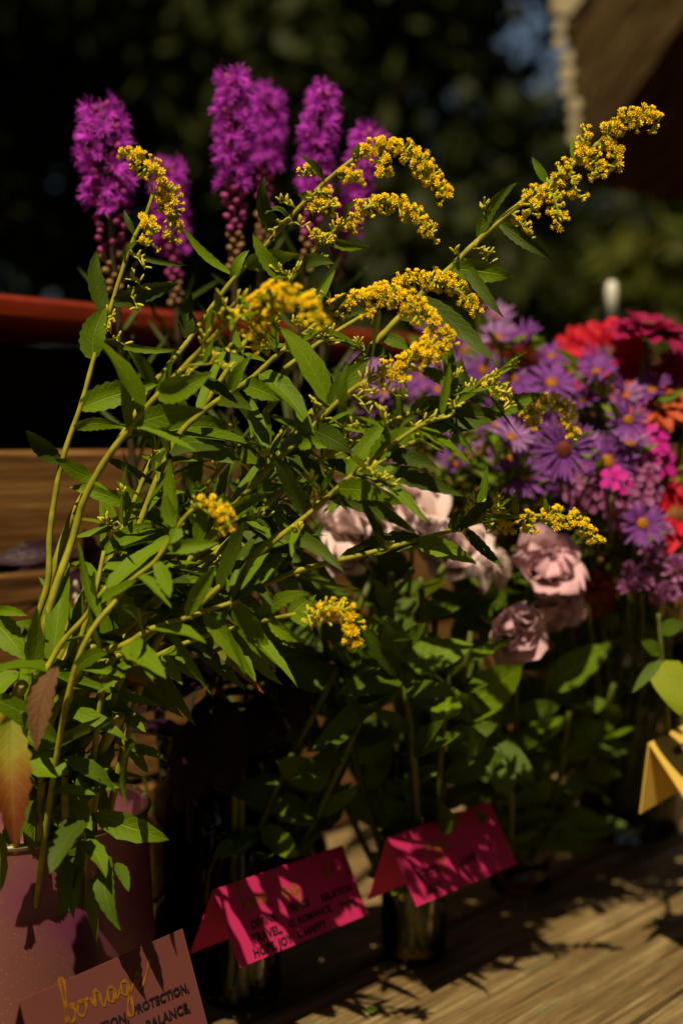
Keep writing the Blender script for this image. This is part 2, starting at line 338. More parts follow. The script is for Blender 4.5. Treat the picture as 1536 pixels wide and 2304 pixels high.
def foliage_mat(name, c1, c2):
    m, nt, out = newmat(name); L = nt.links
    ge = nd(nt, 'ShaderNodeNewGeometry'); col = mixc(nt, ge.outputs['Random Per Island'], c1, c2)
    df = nd(nt, 'ShaderNodeBsdfPrincipled', i_Roughness=0.6); df.inputs['Specular IOR Level'].default_value = 0.15; L.new(col, df.inputs[0])
    tr = nd(nt, 'ShaderNodeBsdfTranslucent'); L.new(col, tr.inputs[0])
    mx = nd(nt, 'ShaderNodeMixShader', i_0=0.2); L.new(df.outputs[0], mx.inputs[1]); L.new(tr.outputs[0], mx.inputs[2]); L.new(mx.outputs[0], out.inputs[0]); return m
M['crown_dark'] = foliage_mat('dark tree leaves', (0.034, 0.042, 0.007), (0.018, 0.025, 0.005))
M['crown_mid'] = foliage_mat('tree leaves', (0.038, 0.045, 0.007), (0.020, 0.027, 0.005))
M['crown_lit'] = foliage_mat('sunlit shrub leaves', (0.085, 0.090, 0.010), (0.042, 0.052, 0.007))  # brighter copy of the foliage, sunlight put into its colour

# ------------------------------------------------------------------ ground
g = MB(); g.add([(-600, -200, -0.78), (600, -200, -0.78), (600, 1200, -0.78), (-600, 1200, -0.78)], [(0, 1, 2, 3)])
tag(g.obj('ground', [M['grass']]), kind='structure')

# ------------------------------------------------------------------ the wooden stand
stand = empty('flower_stand', (0.35, 1.2, -0.78), 'weathered wooden flower stand with red capped back wall', 'stand')
GW = G(1280, 2134)                                       # a point on the main seam between deck boards
W0 = Vector((-0.226, 1.076, 0))                          # a point on the face of the back wall
def perp(p): return (p - W0).dot(N)                      # distance in front of the wall
def board(name, u0, u1, n0, n1, z0, z1, mat, bevel=0.003):
    """a bevelled board along U; n is measured forward from the wall face"""
    c = W0 + U*((u0+u1)/2) + N*((n0+n1)/2) + Vector((0, 0, (z0+z1)/2))
    hx, hy, hz = (u1-u0)/2, abs(n1-n0)/2, (z1-z0)/2; b = bevel
    vs = []; nseg = 14
    prof = [(-hy+b, -hz), (hy-b, -hz), (hy, -hz+b), (hy, hz-b), (hy-b, hz), (-hy+b, hz), (-hy, hz-b), (-hy, -hz+b)]
    for i in range(nseg+1):
        x = -hx + 2*hx*i/nseg
        w = rng.uniform(-1, 1)*0.0012
        for (y, z) in prof: vs.append((x, y+w, z+w*0.4))
    k = 8
    fs = [(i*k+j, (i+1)*k+j, (i+1)*k+(j+1) % k, i*k+(j+1) % k) for i in range(nseg) for j in range(k)]
    fs += [tuple(range(k)), tuple(range(nseg*k+k-1, nseg*k-1, -1))]
    mb = MB(); mb.add(vs, fs)
    o = link(name, mb.mesh(name, [mat], smooth=False), stand)
    o.location = c - stand.location; o.rotation_euler = (0, 0, UA)
    return o
ns = perp(GW); bw = 0.098
k0 = int(ns/bw) + 1
for k in range(-k0, 5):
    n0 = ns + k*bw; n1 = n0 + bw
    if n1 < -0.02: continue
    board('deck_board', -0.75 + rng.uniform(-.02, .02), 2.7, n0+0.0022, n1-0.0022, -0.035, rng.uniform(-0.0016, 0.0), M['deck'])
bh = 0.0925
for k in range(4):
    board('back_board', -0.9, 2.8, -0.022, rng.uniform(0.0, 0.002), k*bh+0.004, (k+1)*bh-0.002-(0.0 if k < 3 else 0.002), M['back'])
board('cap_rail', -0.9, 2.8, -0.20, -0.004, 0.4625, 0.4815, M['red'], 0.004)
board('recessed_panel', -0.9, 2.8, -0.20, -0.185, -0.03, 0.462, M['panel'])
for uu in (-0.8, 0.95, 2.7):
    board('post', uu-0.03, uu+0.03, -0.10, -0.04, 0.0, 0.462, M['panel'])
for uu in (-0.7, 2.6):
    for nn in (-0.1, ns+0.40):
        board('leg', uu-0.035, uu+0.035, nn-0.035, nn+0.035, -0.78, -0.034, M['back'])
board('apron', -0.72, 2.65, ns+0.43, ns+0.455, -0.14, -0.036, M['back'])

# ------------------------------------------------------------------ background: building, trees, shrubs
def crown(name, parent, c, r, nclump, nleaf, size, mat, seed, squash=1.0, low=0.0):
    q = np.random.RandomState(seed); cs = []
    while len(cs) < nclump:
        p = q.uniform(-1, 1, 3); d = np.linalg.norm(p)
        if d > 1 or d < 0.35: continue
        cs.append(p*np.array(r))
    V = []; 
    for p in cs:
        sc = q.uniform(0.16, 0.34)*min(r)
        pts = q.normal(0, 0.5, (nleaf, 3))*sc*np.array([1.15, 1.15, 0.75]) + p
        a = q.normal(0, 1, (nleaf, 3)); a /= np.linalg.norm(a, axis=1)[:, None]
        b = np.cross(a, q.normal(0, 1, (nleaf, 3))); b /= np.linalg.norm(b, axis=1)[:, None]
        s = q.uniform(0.6, 1.3, (nleaf, 1))*size
        V.append(np.stack([pts-a*s, pts-b*s*0.5, pts+a*s, pts+b*s*0.5], 1).reshape(-1, 3))
    V = np.concatenate(V); n = len(V)//4
    me = bpy.data.meshes.new(name); me.vertices.add(len(V)); me.vertices.foreach_set('co', (V+np.array(c)).ravel())
    me.loops.add(n*4); me.loops.foreach_set('vertex_index', np.arange(n*4, dtype=np.int32))
    me.polygons.add(n); me.polygons.foreach_set('loop_start', np.arange(0, n*4, 4, dtype=np.int32)); me.polygons.foreach_set('loop_total', np.full(n, 4, dtype=np.int32))
    me.update(calc_edges=True); me.materials.append(mat)
    return link(name, me, parent)
def tree(x, y, h, rad, mat, label, seed, bole=0.34, cat='tree', name='tree', group='trees beyond the stand'):
    t = empty(name, (x, y, -0.78), label, cat, group)
    q = random.Random(seed); tr = MB()
    top = Vector((q.uniform(-.2, .2), q.uniform(-.2, .2), h*0.82)); pts = [Vector((0, 0, 0))]
    for k in range(1, 7): pts.append(top*(k/6) + Vector((q.uniform(-.06, .06), q.uniform(-.06, .06), 0))*k*0.5)
    r0 = 0.022*h + 0.02
    tr.tube(pts, [r0*(1-0.13*k) for k in range(7)], 8)
    for k in range(9):
        s = pts[2 + k % 4]; a = q.uniform(0, 6.28); ln = rad*q.uniform(0.5, 0.85)
        e = s + Vector((math.cos(a)*ln, math.sin(a)*ln, ln*q.uniform(0.3, 0.8)))
        tr.tube([s, (s+e)/2 + Vector((0, 0, -0.05*ln)), e], [r0*0.4, r0*0.25, r0*0.08], 5)
    tr.obj('trunk', [M['bark']], t, off=(0, 0, 0))
    zc = h*(1+bole)/2; crown('crown', t, (0, 0, zc), (rad, rad, h*(1-bole)/2), int(70+rad*22), 110, 0.075+0.012*rad, mat, seed)
    return t
D_, Mi, Li = M['crown_dark'], M['crown_mid'], M['crown_lit']
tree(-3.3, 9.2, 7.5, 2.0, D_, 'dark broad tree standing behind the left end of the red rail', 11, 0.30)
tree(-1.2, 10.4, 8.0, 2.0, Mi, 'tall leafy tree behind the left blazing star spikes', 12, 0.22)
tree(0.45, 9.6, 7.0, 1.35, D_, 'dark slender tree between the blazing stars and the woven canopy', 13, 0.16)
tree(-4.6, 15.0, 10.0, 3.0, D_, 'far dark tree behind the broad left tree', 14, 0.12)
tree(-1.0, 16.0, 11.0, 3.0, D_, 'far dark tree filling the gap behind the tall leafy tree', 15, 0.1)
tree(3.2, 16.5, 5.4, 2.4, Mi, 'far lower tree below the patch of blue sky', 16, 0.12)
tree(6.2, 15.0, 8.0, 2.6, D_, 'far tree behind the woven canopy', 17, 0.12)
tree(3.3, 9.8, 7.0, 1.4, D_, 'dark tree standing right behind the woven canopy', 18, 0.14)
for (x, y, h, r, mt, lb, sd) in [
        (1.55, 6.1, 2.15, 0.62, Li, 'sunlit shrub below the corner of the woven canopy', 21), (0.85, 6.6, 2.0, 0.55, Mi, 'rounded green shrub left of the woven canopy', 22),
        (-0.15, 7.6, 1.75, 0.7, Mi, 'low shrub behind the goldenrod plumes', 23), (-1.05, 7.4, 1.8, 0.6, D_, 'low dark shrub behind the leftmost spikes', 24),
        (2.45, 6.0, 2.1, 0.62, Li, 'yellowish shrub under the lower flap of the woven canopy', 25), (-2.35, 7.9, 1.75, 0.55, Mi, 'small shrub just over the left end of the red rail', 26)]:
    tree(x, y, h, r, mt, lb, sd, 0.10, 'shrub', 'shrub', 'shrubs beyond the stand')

# unseen trees added round the clearing to block low sky light
ring = empty('tree', (-7.5, -2.5, -0.78), 'large tree on the edge of the clearing', 'tree', 'trees round the clearing')
mb = MB(); mb.tube([(0, 0, 0), (.05, .1, 3), (.1, 0, 7)], [.2, .15, .06], 8); mb.obj('trunk', [M['bark']], ring, off=(0, 0, 0))
crown('crown', ring, (0, 0, 5.2), (2.9, 2.9, 4.6), 240, 100, 0.16, D_, 99)
for (x, y, sc, a) in [(-6.5, 2.0, 1.0, 1), (-6.8, 6.5, .95, 2), (-6.6, -7.0, .95, 3), (-1.4, -10.0, .9, 4), (4.4, -7.0, 1.0, 5), (6.6, -2.4, 1.0, 6), (6.9, 1.8, 1.05, 7), (7.6, 6.0, 1.0, 8)]:
    o = ring.copy(); COL.objects.link(o); o.location = (x, y, -0.78); o.scale = (sc,)*3; o.rotation_euler = (0, 0, a)
    for ch in list(ring.children):
        c = ch.copy(); COL.objects.link(c); c.parent = o

can = empty('woven_canopy', (1.30, 2.55, -0.78), 'brown woven cloth canopy with pale scalloped edging hanging beside the trees', 'canopy')
CD = 2.2
def sheet(name, quad, mat, nx=26, ny=26, wav=0.006, ph=0.0):
    """cloth between four corners (px, py, depth), gently rippled and a few millimetres thick"""
    a, b, c, d = [P(*q_) for q_ in quad]; nrm = (b-a).cross(d-a).normalized(); vs = []; uvs = []
    for sgn in (0.0, 0.003):
        for i in range(nx+1):
            for j in range(ny+1):
                u, v = i/nx, j/ny; p = a*(1-u)*(1-v) + b*u*(1-v) + c*u*v + d*(1-u)*v
                vs.append(p + nrm*(wav*(math.sin(u*9+ph)+.6*math.sin(v*13+u*5+ph)) + sgn)); uvs.append((u, v))
    k = (nx+1)*(ny+1); fs = []
    for i in range(nx):
        for j in range(ny):
            q_ = (i*(ny+1)+j, (i+1)*(ny+1)+j, (i+1)*(ny+1)+j+1, i*(ny+1)+j+1); fs += [q_, tuple(x+k for x in q_[::-1])]
    mb = MB(); mb.add(vs, fs, 0, uvs); return mb.obj(name, [mat], can)
def weave(name, c1, c2):
    m, nt, out = newmat(name); L = nt.links; uv = nd(nt, 'ShaderNodeUVMap'); no = nd(nt, 'ShaderNodeTexNoise', i_Scale=9.0, i_Detail=2.0); L.new(uv.outputs[0], no.inputs['Vector'])
    w1 = nd(nt, 'ShaderNodeTexWave', i_Scale=3.2, i_Distortion=5.0, i_Detail=2.0); w1.bands_direction = 'DIAGONAL'; w1.inputs['Detail Scale'].default_value = 1.6; L.new(uv.outputs[0], w1.inputs['Vector'])
    w2 = nd(nt, 'ShaderNodeTexWave', i_Scale=40.0, i_Distortion=2.0); w2.bands_direction = 'X'; L.new(uv.outputs[0], w2.inputs['Vector'])
    f = math_n(nt, 'ADD', math_n(nt, 'MULTIPLY', w1.outputs[1], .65), math_n(nt, 'MULTIPLY', w2.outputs[1], .35))
    bp = nd(nt, 'ShaderNodeBump', i_Strength=0.8, i_Distance=0.006); L.new(f, bp.inputs['Height'])
    pr = nd(nt, 'ShaderNodeBsdfPrincipled', i_Roughness=0.9); pr.inputs['Specular IOR Level'].default_value = 0.05
    L.new(mixc(nt, f, c2, c1), pr.inputs['Base Color']); L.new(bp.outputs[0], pr.inputs['Normal']); L.new(pr.outputs[0], out.inputs[0]); return m
WV = weave('brown woven cloth', (0.115, 0.072, 0.028), (0.022, 0.013, 0.006))
sheet('valance', [(1262, -60, CD+.10), (1640, -110, CD+.10), (1395, 250, CD-.02), (1302, 345, CD)], WV)
sheet('lower_flap', [(1302, 345, CD), (1640, -110, CD+.10), (1760, 470, CD+.42), (1322, 425, CD+.24)], WV, ph=2.0)
sheet('roof_cloth', [(1255, -62, CD+.10), (1640, -112, CD+.10), (1900, -420, CD+.9), (1500, -380, CD+.9)], WV, ph=1.0)
tr = MB(); tr.lathe([(.001, .004), (.010, .003), (.0155, .0), (.010, -.003), (.001, -.004)], 12); trm = tr.mesh('scallop', [M['lace']])
for k in range(9):
    t = k/8; c = P(1258 + 44*t - 6*math.sin(k*2.1), 60 + 285*t, CD+.05-.05*t)
    inst('scallop', trm, can, frame(c - can.location, Vector((-.35, -.8, .5)), scale=rng.uniform(.62, .95)) @ Matrix.Diagonal((1, 1.35, 1, 1)))
mb = MB(); c = P(1270, -4, CD+.07); mb.add([c + Vector(v) for v in [(-.022, 0, .06), (.045, 0, .06), (.028, -.004, .0), (.006, -.006, -.030), (-.022, -.004, -.022), (-.022, .006, .06), (.045, .006, .06), (.028, .004, .0), (.006, .004, -.030), (-.022, .004, -.022)]], [(0, 1, 2, 3, 4), (9, 8, 7, 6, 5)] + [(i, i+5, (i+1) % 5 + 5, (i+1) % 5) for i in range(5)])
mb.obj('corner_tab', [M['lace']], can, smooth=False)
e = P(1700, -260, CD+.6)
mb = MB(); mb.tube([(e.x, e.y, -0.78), (e.x, e.y, e.z)], .022, 12); mb.obj('pole', [M['bark']], can)
mb = MB(); mb.tube([e, P(1275, -40, CD+.11)], .008, 8); mb.tube([e, P(1640, -100, CD+.11)], .008, 8); mb.obj('rib', [M['bark']], can)

# ------------------------------------------------------------------ leaves
def leaf(name, parent, base, tip, width, mat, bend=Vector((0, 0, 0)), face=None, roll=0.0, fold=0.25, droop=0.0, seg=9, a=0.62, b=0.95, teeth=0.07, twist=0.0, ripple=0.04, tipcurl=0.0, r=rng):
    """one leaf blade between two points; face is the side it shows, roll turns it about its midrib"""
    base, tip = Vector(base), Vector(tip); mid = (base+tip)/2 + bend
    L = (tip-base).length
    face = face if face is not None else ((CAM - mid).normalized() + SUN*0.55).normalized()
    tm = a/(a+b); smax = tm**a*(1-tm)**b
    vs = []; uvs = []; cols = (-1, -0.55, 0, 0.55, 1); ph = r.uniform(0, 6)
    for i in range(seg+1):
        t = i/seg
        c = base*(1-t)**2 + mid*2*t*(1-t)*1.0 + tip*t*t
        T = ((mid-base)*(1-t) + (tip-mid)*t).normalized()
        S = T.cross(face)
        if S.length < 1e-5: S = T.cross(Vector((0.3, 0.2, 0.9)))
        S.normalize(); Fv = S.cross(T)
        R = Matrix.Rotation(roll + twist*t, 3, T); S = R @ S; Fv = R @ Fv
        c = c + Fv*(droop*math.sin(math.pi*t)*L) + Fv*(-tipcurl*L*t**3)
        w = width*0.5*max((t**a*(1-t)**b)/smax, 0.03 if i == 0 else (0.0 if i == seg else 0.05))
        for s in cols:
            e = w*(1+(teeth if i % 2 else -teeth)) if abs(s) == 1 else w
            vs.append(c + S*(s*e*math.cos(fold)) + Fv*(abs(s)*e*math.sin(fold) + ripple*width*math.sin(ph+t*9+s*2)*abs(s)))
            uvs.append((s*0.5+0.5, t))
    n = 5
    fs = [(i*n+j, i*n+j+1, (i+1)*n+j+1, (i+1)*n+j) for i in range(seg) for j in range(n-1)]
    mb = MB(); mb.add(vs, fs, 0, uvs)
    return mb.obj(name, [mat], parent)

# ------------------------------------------------------------------ containers
def vessel(name, label, cat, x, y, prof, mat, water=None, thick=0.0025, group=None, n=32, ribs=0):
    v = empty(name, (x, y, 0.0), label, cat, group)
    inner = [(max(r-thick, 0.001), z+(thick if i == 0 else 0)) for i, (r, z) in enumerate(prof)]
    mb = MB(); mb.lathe([(0.0005, 0.0008)] + [(r, z+0.0008) for r, z in prof] + inner[::-1] + [(0.0005, thick+0.0008)], n)
    mb.obj('glass_wall', [mat], v, off=(0, 0, 0))
    if water:
        wp = [(r-thick*1.4, z) for r, z in prof if z <= water]
        mb = MB(); mb.lathe([(0.0005, 0.004)] + [(r, max(z, 0.004)) for r, z in wp] + [(wp[-1][0], water), (0.0005, water)], n)
        mb.obj('water', [M['water']], v, off=(0, 0, 0))
    rt, zt = prof[-1]
    mb = MB(); mb.lathe([(rt+0.0012*math.cos(a), zt+0.0012*math.sin(a)+0.0008) for a in [k*math.pi/4 for k in range(9)]], n); mb.obj('lip', [mat], v, off=(0, 0, 0))
    return v
def place(x, y): p = G(x, y); return p.x, p.y
BUCKET = Vector((-0.212, 0.868, 0))
bk = empty('flower_pail', BUCKET, 'mauve glittery metal pail packed with goldenrod', 'pail')
mb = MB(); R = 0.092
prof = [(0.001, 0.002), (R*1.06, 0.002), (R*1.07, 0.006), (R*1.0, 0.140), (R*1.0, 0.146)]
mb.lathe(prof, 56); mb.lathe([(R*1.0-0.002, 0.146), (R*1.06-0.002, 0.008), (0.001, 0.006)], 56); mb.obj('body', [M['bucket']], bk, off=(0, 0, 0))
mb = MB(); mb.lathe([(R+0.0022*math.cos(a), 0.146+0.0022*math.sin(a)) for a in [k*math.pi/4 for k in range(9)]], 56); mb.obj('rim', [M['rim']], bk, off=(0, 0, 0))
mb = MB(); mb.lathe([(0.001, 0.10), (R*1.02-0.004, 0.10)], 40); mb.obj('water', [M['water']], bk, off=(0, 0, 0))

JAR1 = Vector((*place(545, 2245), 0)); JAR2 = Vector((*place(930, 2150), 0)); JAR3 = Vector((*place(1168, 1990), 0)); VASE = Vector((*place(1410, 1868), 0))
jp = lambda r, h: [(r*0.94, 0.0), (r, 0.006), (r, h*0.62), (r*0.93, h*0.76), (r*0.72, h*0.86), (r*0.70, h)]
vessel('glass_jar', 'clear glass jar behind the middle pink tag', 'jar', JAR1.x, JAR1.y, jp(0.026, 0.115), M['glass'], 0.075)
vessel('glass_jar', 'clear glass jar with cut stems under the pink tag beside bare wood', 'jar', JAR2.x, JAR2.y, jp(0.0235, 0.15), M['glass'], 0.085)
rj = [(0.026, 0)] + [(0.0255 + 0.0012*math.sin(k*1.57), 0.004+0.0042*k) for k in range(26)] + [(0.022, 0.125)]
vessel('ribbed_glass_jar', 'ribbed amber tinted glass jar standing right of the pink tags', 'jar', JAR3.x, JAR3.y, rj, glass_mat('smoky glass', (0.55, 0.46, 0.25)), 0.07)
vessel('tall_glass_vase', 'wide glass vase holding the zinnia and aster bouquet behind the yellow tag', 'vase', VASE.x, VASE.y, [(0.046, 0), (0.05, 0.008), (0.052, 0.10), (0.056, 0.19)], M['glass'], 0.10)
BOT = G(425, 2215); BOT = Vector((BOT.x, BOT.y+0.03, 0))
vessel('amber_bottle', 'narrow amber glass bottle holding purple basil beside the pail', 'bottle', BOT.x, BOT.y, [(0.020, 0), (0.022, 0.006), (0.022, 0.075), (0.018, 0.095), (0.010, 0.115), (0.009, 0.16), (0.0105, 0.165)], M['glass_amber'], 0.06)
CAR = P(590, 1990, 1.12); CAR = Vector((CAR.x, CAR.y, 0))
vessel('olive_carafe', 'olive green glass carafe with sloping shoulders behind the middle pink tag', 'carafe', CAR.x, CAR.y, [(0.050, 0), (0.053, 0.008), (0.052, 0.05), (0.046, 0.085), (0.030, 0.125), (0.018, 0.16), (0.016, 0.20), (0.019, 0.215)], M['glass_green'], 0.06)
BB = P(1372, 990, 1.50)
gb = vessel('glint_bottle', 'clear round shouldered bottle with white stopper behind the red zinnias', 'bottle', BB.x, BB.y, [(0.046, 0), (0.05, 0.01), (0.05, 0.38), (0.049, 0.43), (0.043, 0.462), (0.030, 0.485), (0.014, 0.50), (0.010, 0.51)], M['glass'], 0.15)
mb = MB(); mb.lathe([(0.001, 0.505), (0.0062, 0.505), (0.0065, 0.53), (0.0062, 0.537), (0.004, 0.541), (0.001, 0.542)], 16); mb.obj('neck_glint', [M['neck_glint']], gb, off=(0, 0, 0))  # solid white cap shaped to stand in for the glint on the neck

# ------------------------------------------------------------------ folded tags with writing
def text_mesh(s, size, bold=0.0, shear=0.12):
    cu = bpy.data.curves.new('t', 'FONT'); cu.body = s; cu.size = size; cu.offset = bold; cu.shear = shear; cu.resolution_u = 2; cu.space_character = 1.02
    o = bpy.data.objects.new('t', cu); me = bpy.data.meshes.new_from_object(o)
    bpy.data.objects.remove(o); return me
def card(name, label, ridge_l, length, drop, tilt, mat, lines, gold=None, back_tilt=0.5, dirv=U, group=None, tilt_deg=0.0):
    """folded tag: ridge starts at ridge_l and runs along dirv; front leaf hangs drop metres, leaning out by tilt"""
    nrm = Vector((dirv.y, -dirv.x, 0)).normalized()
    r = empty(name, ridge_l, label, 'tag', group)
    dv = (dirv*math.cos(tilt_deg) + Vector((0, 0, 1))*math.sin(tilt_deg)).normalized()
    def leafp(outv):
        dn = (outv + Vector((0, 0, -1))*math.sqrt(max(1-outv.length_squared, 0))).normalized(); return dn
    for nm, ov in (('front_leaf', nrm*tilt), ('back_leaf', nrm*-back_tilt)):
        dn = leafp(ov); th = dv.cross(dn).normalized()*0.0004; mb = MB(); nx, ny = 6, 5; vs = []
        for sgn in (1, -1):
            for i in range(nx+1):
                for j in range(ny+1):
                    c = dv*(length*i/nx) + dn*(drop*j/ny) + th*sgn + th.normalized()*0.0001*math.sin(3.1*i/nx)*(j/ny)
                    vs.append(c)
        k = (nx+1)*(ny+1); fs = []
        for i in range(nx):
            for j in range(ny):
                q = (i*(ny+1)+j, (i+1)*(ny+1)+j, (i+1)*(ny+1)+j+1, i*(ny+1)+j+1); fs.append(q); fs.append(tuple(x+k for x in q[::-1]))
        ed = [i*(ny+1) for i in range(nx+1)] + [nx*(ny+1)+j for j in range(1, ny+1)] + [i*(ny+1)+ny for i in range(nx-1, -1, -1)] + [j for j in range(ny-1, 0, -1)]
        for q, w in zip(ed, ed[1:]+ed[:1]): fs.append((q, w, w+k, q+k))
        mb.add(vs, fs); mb.obj(nm, [mat], r, off=(0, 0, 0), smooth=False)
    dn = leafp(nrm*tilt); nn = -(dv.cross(dn)).normalized()
    if nn.dot(nrm) < 0: nn = -nn
    for s, x, y, size in lines:
        me = text_mesh(s, size, size*0.035)
        me.materials.append(M['ink']); o = link('lettering', me, r)
        o.matrix_basis = Matrix.Translation(dv*x + dn*y + nn*0.0007) @ Matrix((dv, -dn, nn)).transposed().to_4x4()
    for strokes, x, y, size in (gold or []):
        mb = MB()
        for st in strokes:
            pts = smooth_path(st, 5)
            c = [dv*(x+p[0]*size) + dn*(y-p[1]*size) + nn*0.0008 for p in pts]; vs = []
            for a_ in range(len(c)):
                tv = (c[min(a_+1, len(c)-1)] - c[max(a_-1, 0)]).normalized(); sd = tv.cross(nn)*(0.05+0.02*math.sin(a_*.9))*size; vs += [c[a_]-sd, c[a_]+sd]
            mb.add(vs, [(2*a_, 2*a_+1, 2*a_+3, 2*a_+2) for a_ in range(len(c)-1)])
        mb.obj('gold_script', [M['gold']], r, off=(0, 0, 0))
    return r
SCRIPT = {
 'b': [[(0, 0), (.25, .9), (.3, 1.5), (.12, 1.55), (.1, .8), (.12, .05), (.35, 0), (.5, .3), (.3, .55), (.55, .5)]],
 'o': [[(0, .5), (-.1, .15), (.12, 0), (.35, .3), (.2, .55), (.02, .45), (.5, .5)]],
 'r': [[(-.1, .5), (.06, .1), (.12, .62), (.2, .66), (.34, .52), (.36, .12), (.46, .0), (.62, .25)]],
 'a': [[(.35, .5), (.1, .5), (0, .15), (.2, 0), (.38, .45), (.4, .02), (.65, .3)]],
 'g': [[(.35, .5), (.08, .5), (0, .15), (.2, .02), (.38, .45), (.3, -.7), (.05, -.7), (.2, -.2), (.65, .3)]],
 'e': [[(0, .2), (.3, .4), (.2, .6), (.02, .3), (.2, 0), (.6, .35), (1.0, .9)]]}
def script(word):
    out = []; x = 0
    for ch in word:
        for st in SCRIPT[ch]: out.append([(x+p[0], p[1]) for p in st])
        x += 0.70
    return out
c1 = P(480, 2003, 0.862)
card('folded_tag', 'hot pink folded tag with black handwriting hanging on the jar nearest the pail', c1, 0.124, 0.048, 0.46, M['pink'],
     [('DIVINE', .019, .0300, .0072), ('GRACE', .052, .0290, .0070), ('RELATION', .086, .0300, .0066), ('TRAVEL,', .016, .0380, .0072), ('O, ROMANCE,', .050, .0375, .0066), ('HOPE, JOY', .013, .0460, .0074), ('S, HAPPY', .054, .0455, .0070), ('TYPE', .100, .0400, .0074)],
     [(script('bor'), .018, .019, .012), (script('ag'), .055, .019, .012), (script('e'), .098, .017, .012)], 0.42)
c2 = P(872, 1885, 0.925)
card('folded_tag', 'hot pink folded tag in leaf shade hanging on the taller clear jar', c2, 0.120, 0.047, 0.50, M['pink'],
     [('GOOD', .012, .032, .0075), ('SUN', .016, .0425, .0075), ('LOVE', .060, .034, .0075)], [(script('oge'), .03, .02, .013)], 0.35)
c3 = P(45, 2252, 0.725)
card('folded_tag', 'dusty pink folded tag lettered in gold and black leaning on the pail', c3, 0.116, 0.058, 0.36, M['mauve'],
     [('TION,', .044, .0325, .0070), ('PROTECTION,', .0665, .0315, .0064), ('BALANCE,', .0730, .0420, .0070)], [(script('borage'), .024, .020, .0140)], 0.3, tilt_deg=math.radians(3))
c4 = P(1458, 1672, 0.97)
card('folded_tag', 'yellow folded tag hanging on the wide bouquet vase', c4, 0.11, 0.050, 0.62, M['yellow'],
     [('PASSION', .030, .030, .010), ('JOY, FUN', .036, .042, .010), ('MIRTH', .02, .016, .008)], None, 0.12, tilt_deg=math.radians(4))

# ------------------------------------------------------------------ goldenrod
fl = MB()
fl.tube([(0, 0, 0), (0, 0, 0.0012), (0, 0, 0.0030), (0, 0, 0.0042)], [0.0003, 0.00075, 0.00070, 0.00085], 5, 0)
for k in range(7):
    a = k*0.8976; c, s = math.cos(a), math.sin(a); w = 0.0005
    fl.add([(c*0.0005-s*w, s*0.0005+c*w, .0042), (c*0.0005+s*w, s*0.0005-c*w, .0042), (c*.0021+s*w*.6, s*.0021-c*w*.6, .0053), (c*.0021-s*w*.6, s*.0021+c*w*.6, .0053)], [(0, 1, 2, 3)], 1)
for k in range(4):
    a = k*1.57+.4; c, s = math.cos(a)*.0005, math.sin(a)*.0005
    fl.tube([(c, s, .004), (c*1.8, s*1.8, .0062)], [.0003, .0004], 3, 1)
FLORET = fl.T()
bd = MB(); bd.tube([(0, 0, 0), (0, 0, .0008), (0, 0, .0022), (0, 0, .0038), (0, 0, .0047)], [.0003, .0006, .00075, .00065, .0003], 5, 0); BUD = bd.T()

GR = []                                                   # stems: dict(obj, samples)
def goldenrod(label, pts, r0, r1, plumes=(), buds=(), base=None, randleaf=0.0, side=None, seed=1):
    """pts: (px, py, depth) from low to high"""
    q = random.Random(seed)
    ctrl = [P(*p) for p in pts]
    if base is not None:
        b = BUCKET + Vector((base[0], base[1], 0.012)); ctrl = [b] + ctrl
    w = [Vector(v) for v in smooth_path([tuple(c) for c in ctrl], 7)]
    root = empty('goldenrod', ctrl[0], label, 'goldenrod', 'goldenrod stems in the pail')
    n = len(w); mb = MB(); mb.tube(w, [(r1 + (r0*0.86-r1)*(1-i/(n-1))**1.7)*(1+0.06*math.sin(i*1.7)) for i in range(n)], 8); mb.obj('stem', [M['stem']], root)
    for pl in plumes: plume(root, pl, q)
    for bx, by, d, ax, ay, cnt in buds: budfan(root, bx, by, d, ax, ay, cnt, q)
    GR.append(dict(o=root, w=w, p=[px(v) for v in w], q=q, rand=randleaf))
    return root
def plume(root, pl, q):
    """arched spray of florets: polyline in pixels, width in px, share of open florets"""
    pts, wid, dens, openf = pl
    w = [Vector(v) for v in smooth_path([tuple(P(*p)) for p in pts], 8)]
    mb = MB(); k = len(w); mb.tube(w, [0.0011*(1-0.65*i/(k-1)) for i in range(k)], 5, 2)
    seg = [0]; 
    for i in range(k-1): seg.append(seg[-1] + (w[i+1]-w[i]).length)
    n = int(seg[-1]/0.00060*dens)
    for i in range(n):
        s = seg[-1]*(i+q.random())/n; j = 0
        while j < k-2 and seg[j+1] < s: j += 1
        p = w[j].lerp(w[j+1], (s-seg[j])/max(seg[j+1]-seg[j], 1e-6)); T = (w[j+1]-w[j]).normalized()
        o = rvec(q); o = (o - T*o.dot(T)); o = o.normalized() if o.length > .01 else UPV
        upw = (UPV*0.95 - FWD*0.45); o = (o + upw*q.uniform(-0.2, 1.1)).normalized()
        ax = (o*1.0 + T*q.uniform(-0.1, 0.8) + rvec(q)*0.25).normalized()
        tf = s/seg[-1]; env = wid*0.46/F*pts[0][2]*(0.72+0.5*math.sin(math.pi*min(tf*1.1, 1)))
        st = max(env - 0.0046, 0.0)*q.uniform(0.15, 1.0)
        if st > 0.0012: mb.tube([p, p+ax*st], [0.0003, 0.0003], 3, 0, False)
        sc = q.uniform(0.75, 1.15)
        if q.random() < openf: mb.tmpl(FLORET, frame(p+ax*st, ax, scale=sc, roll=q.uniform(0, 6)))
        else: mb.tmpl(BUD, frame(p+ax*st, ax, scale=sc*0.95, roll=q.uniform(0, 6)), 3)
    tag(mb.obj('flower_plume', [M['calyx'], M['ray'], M['stem'], M['bud']], root), kind='stuff')
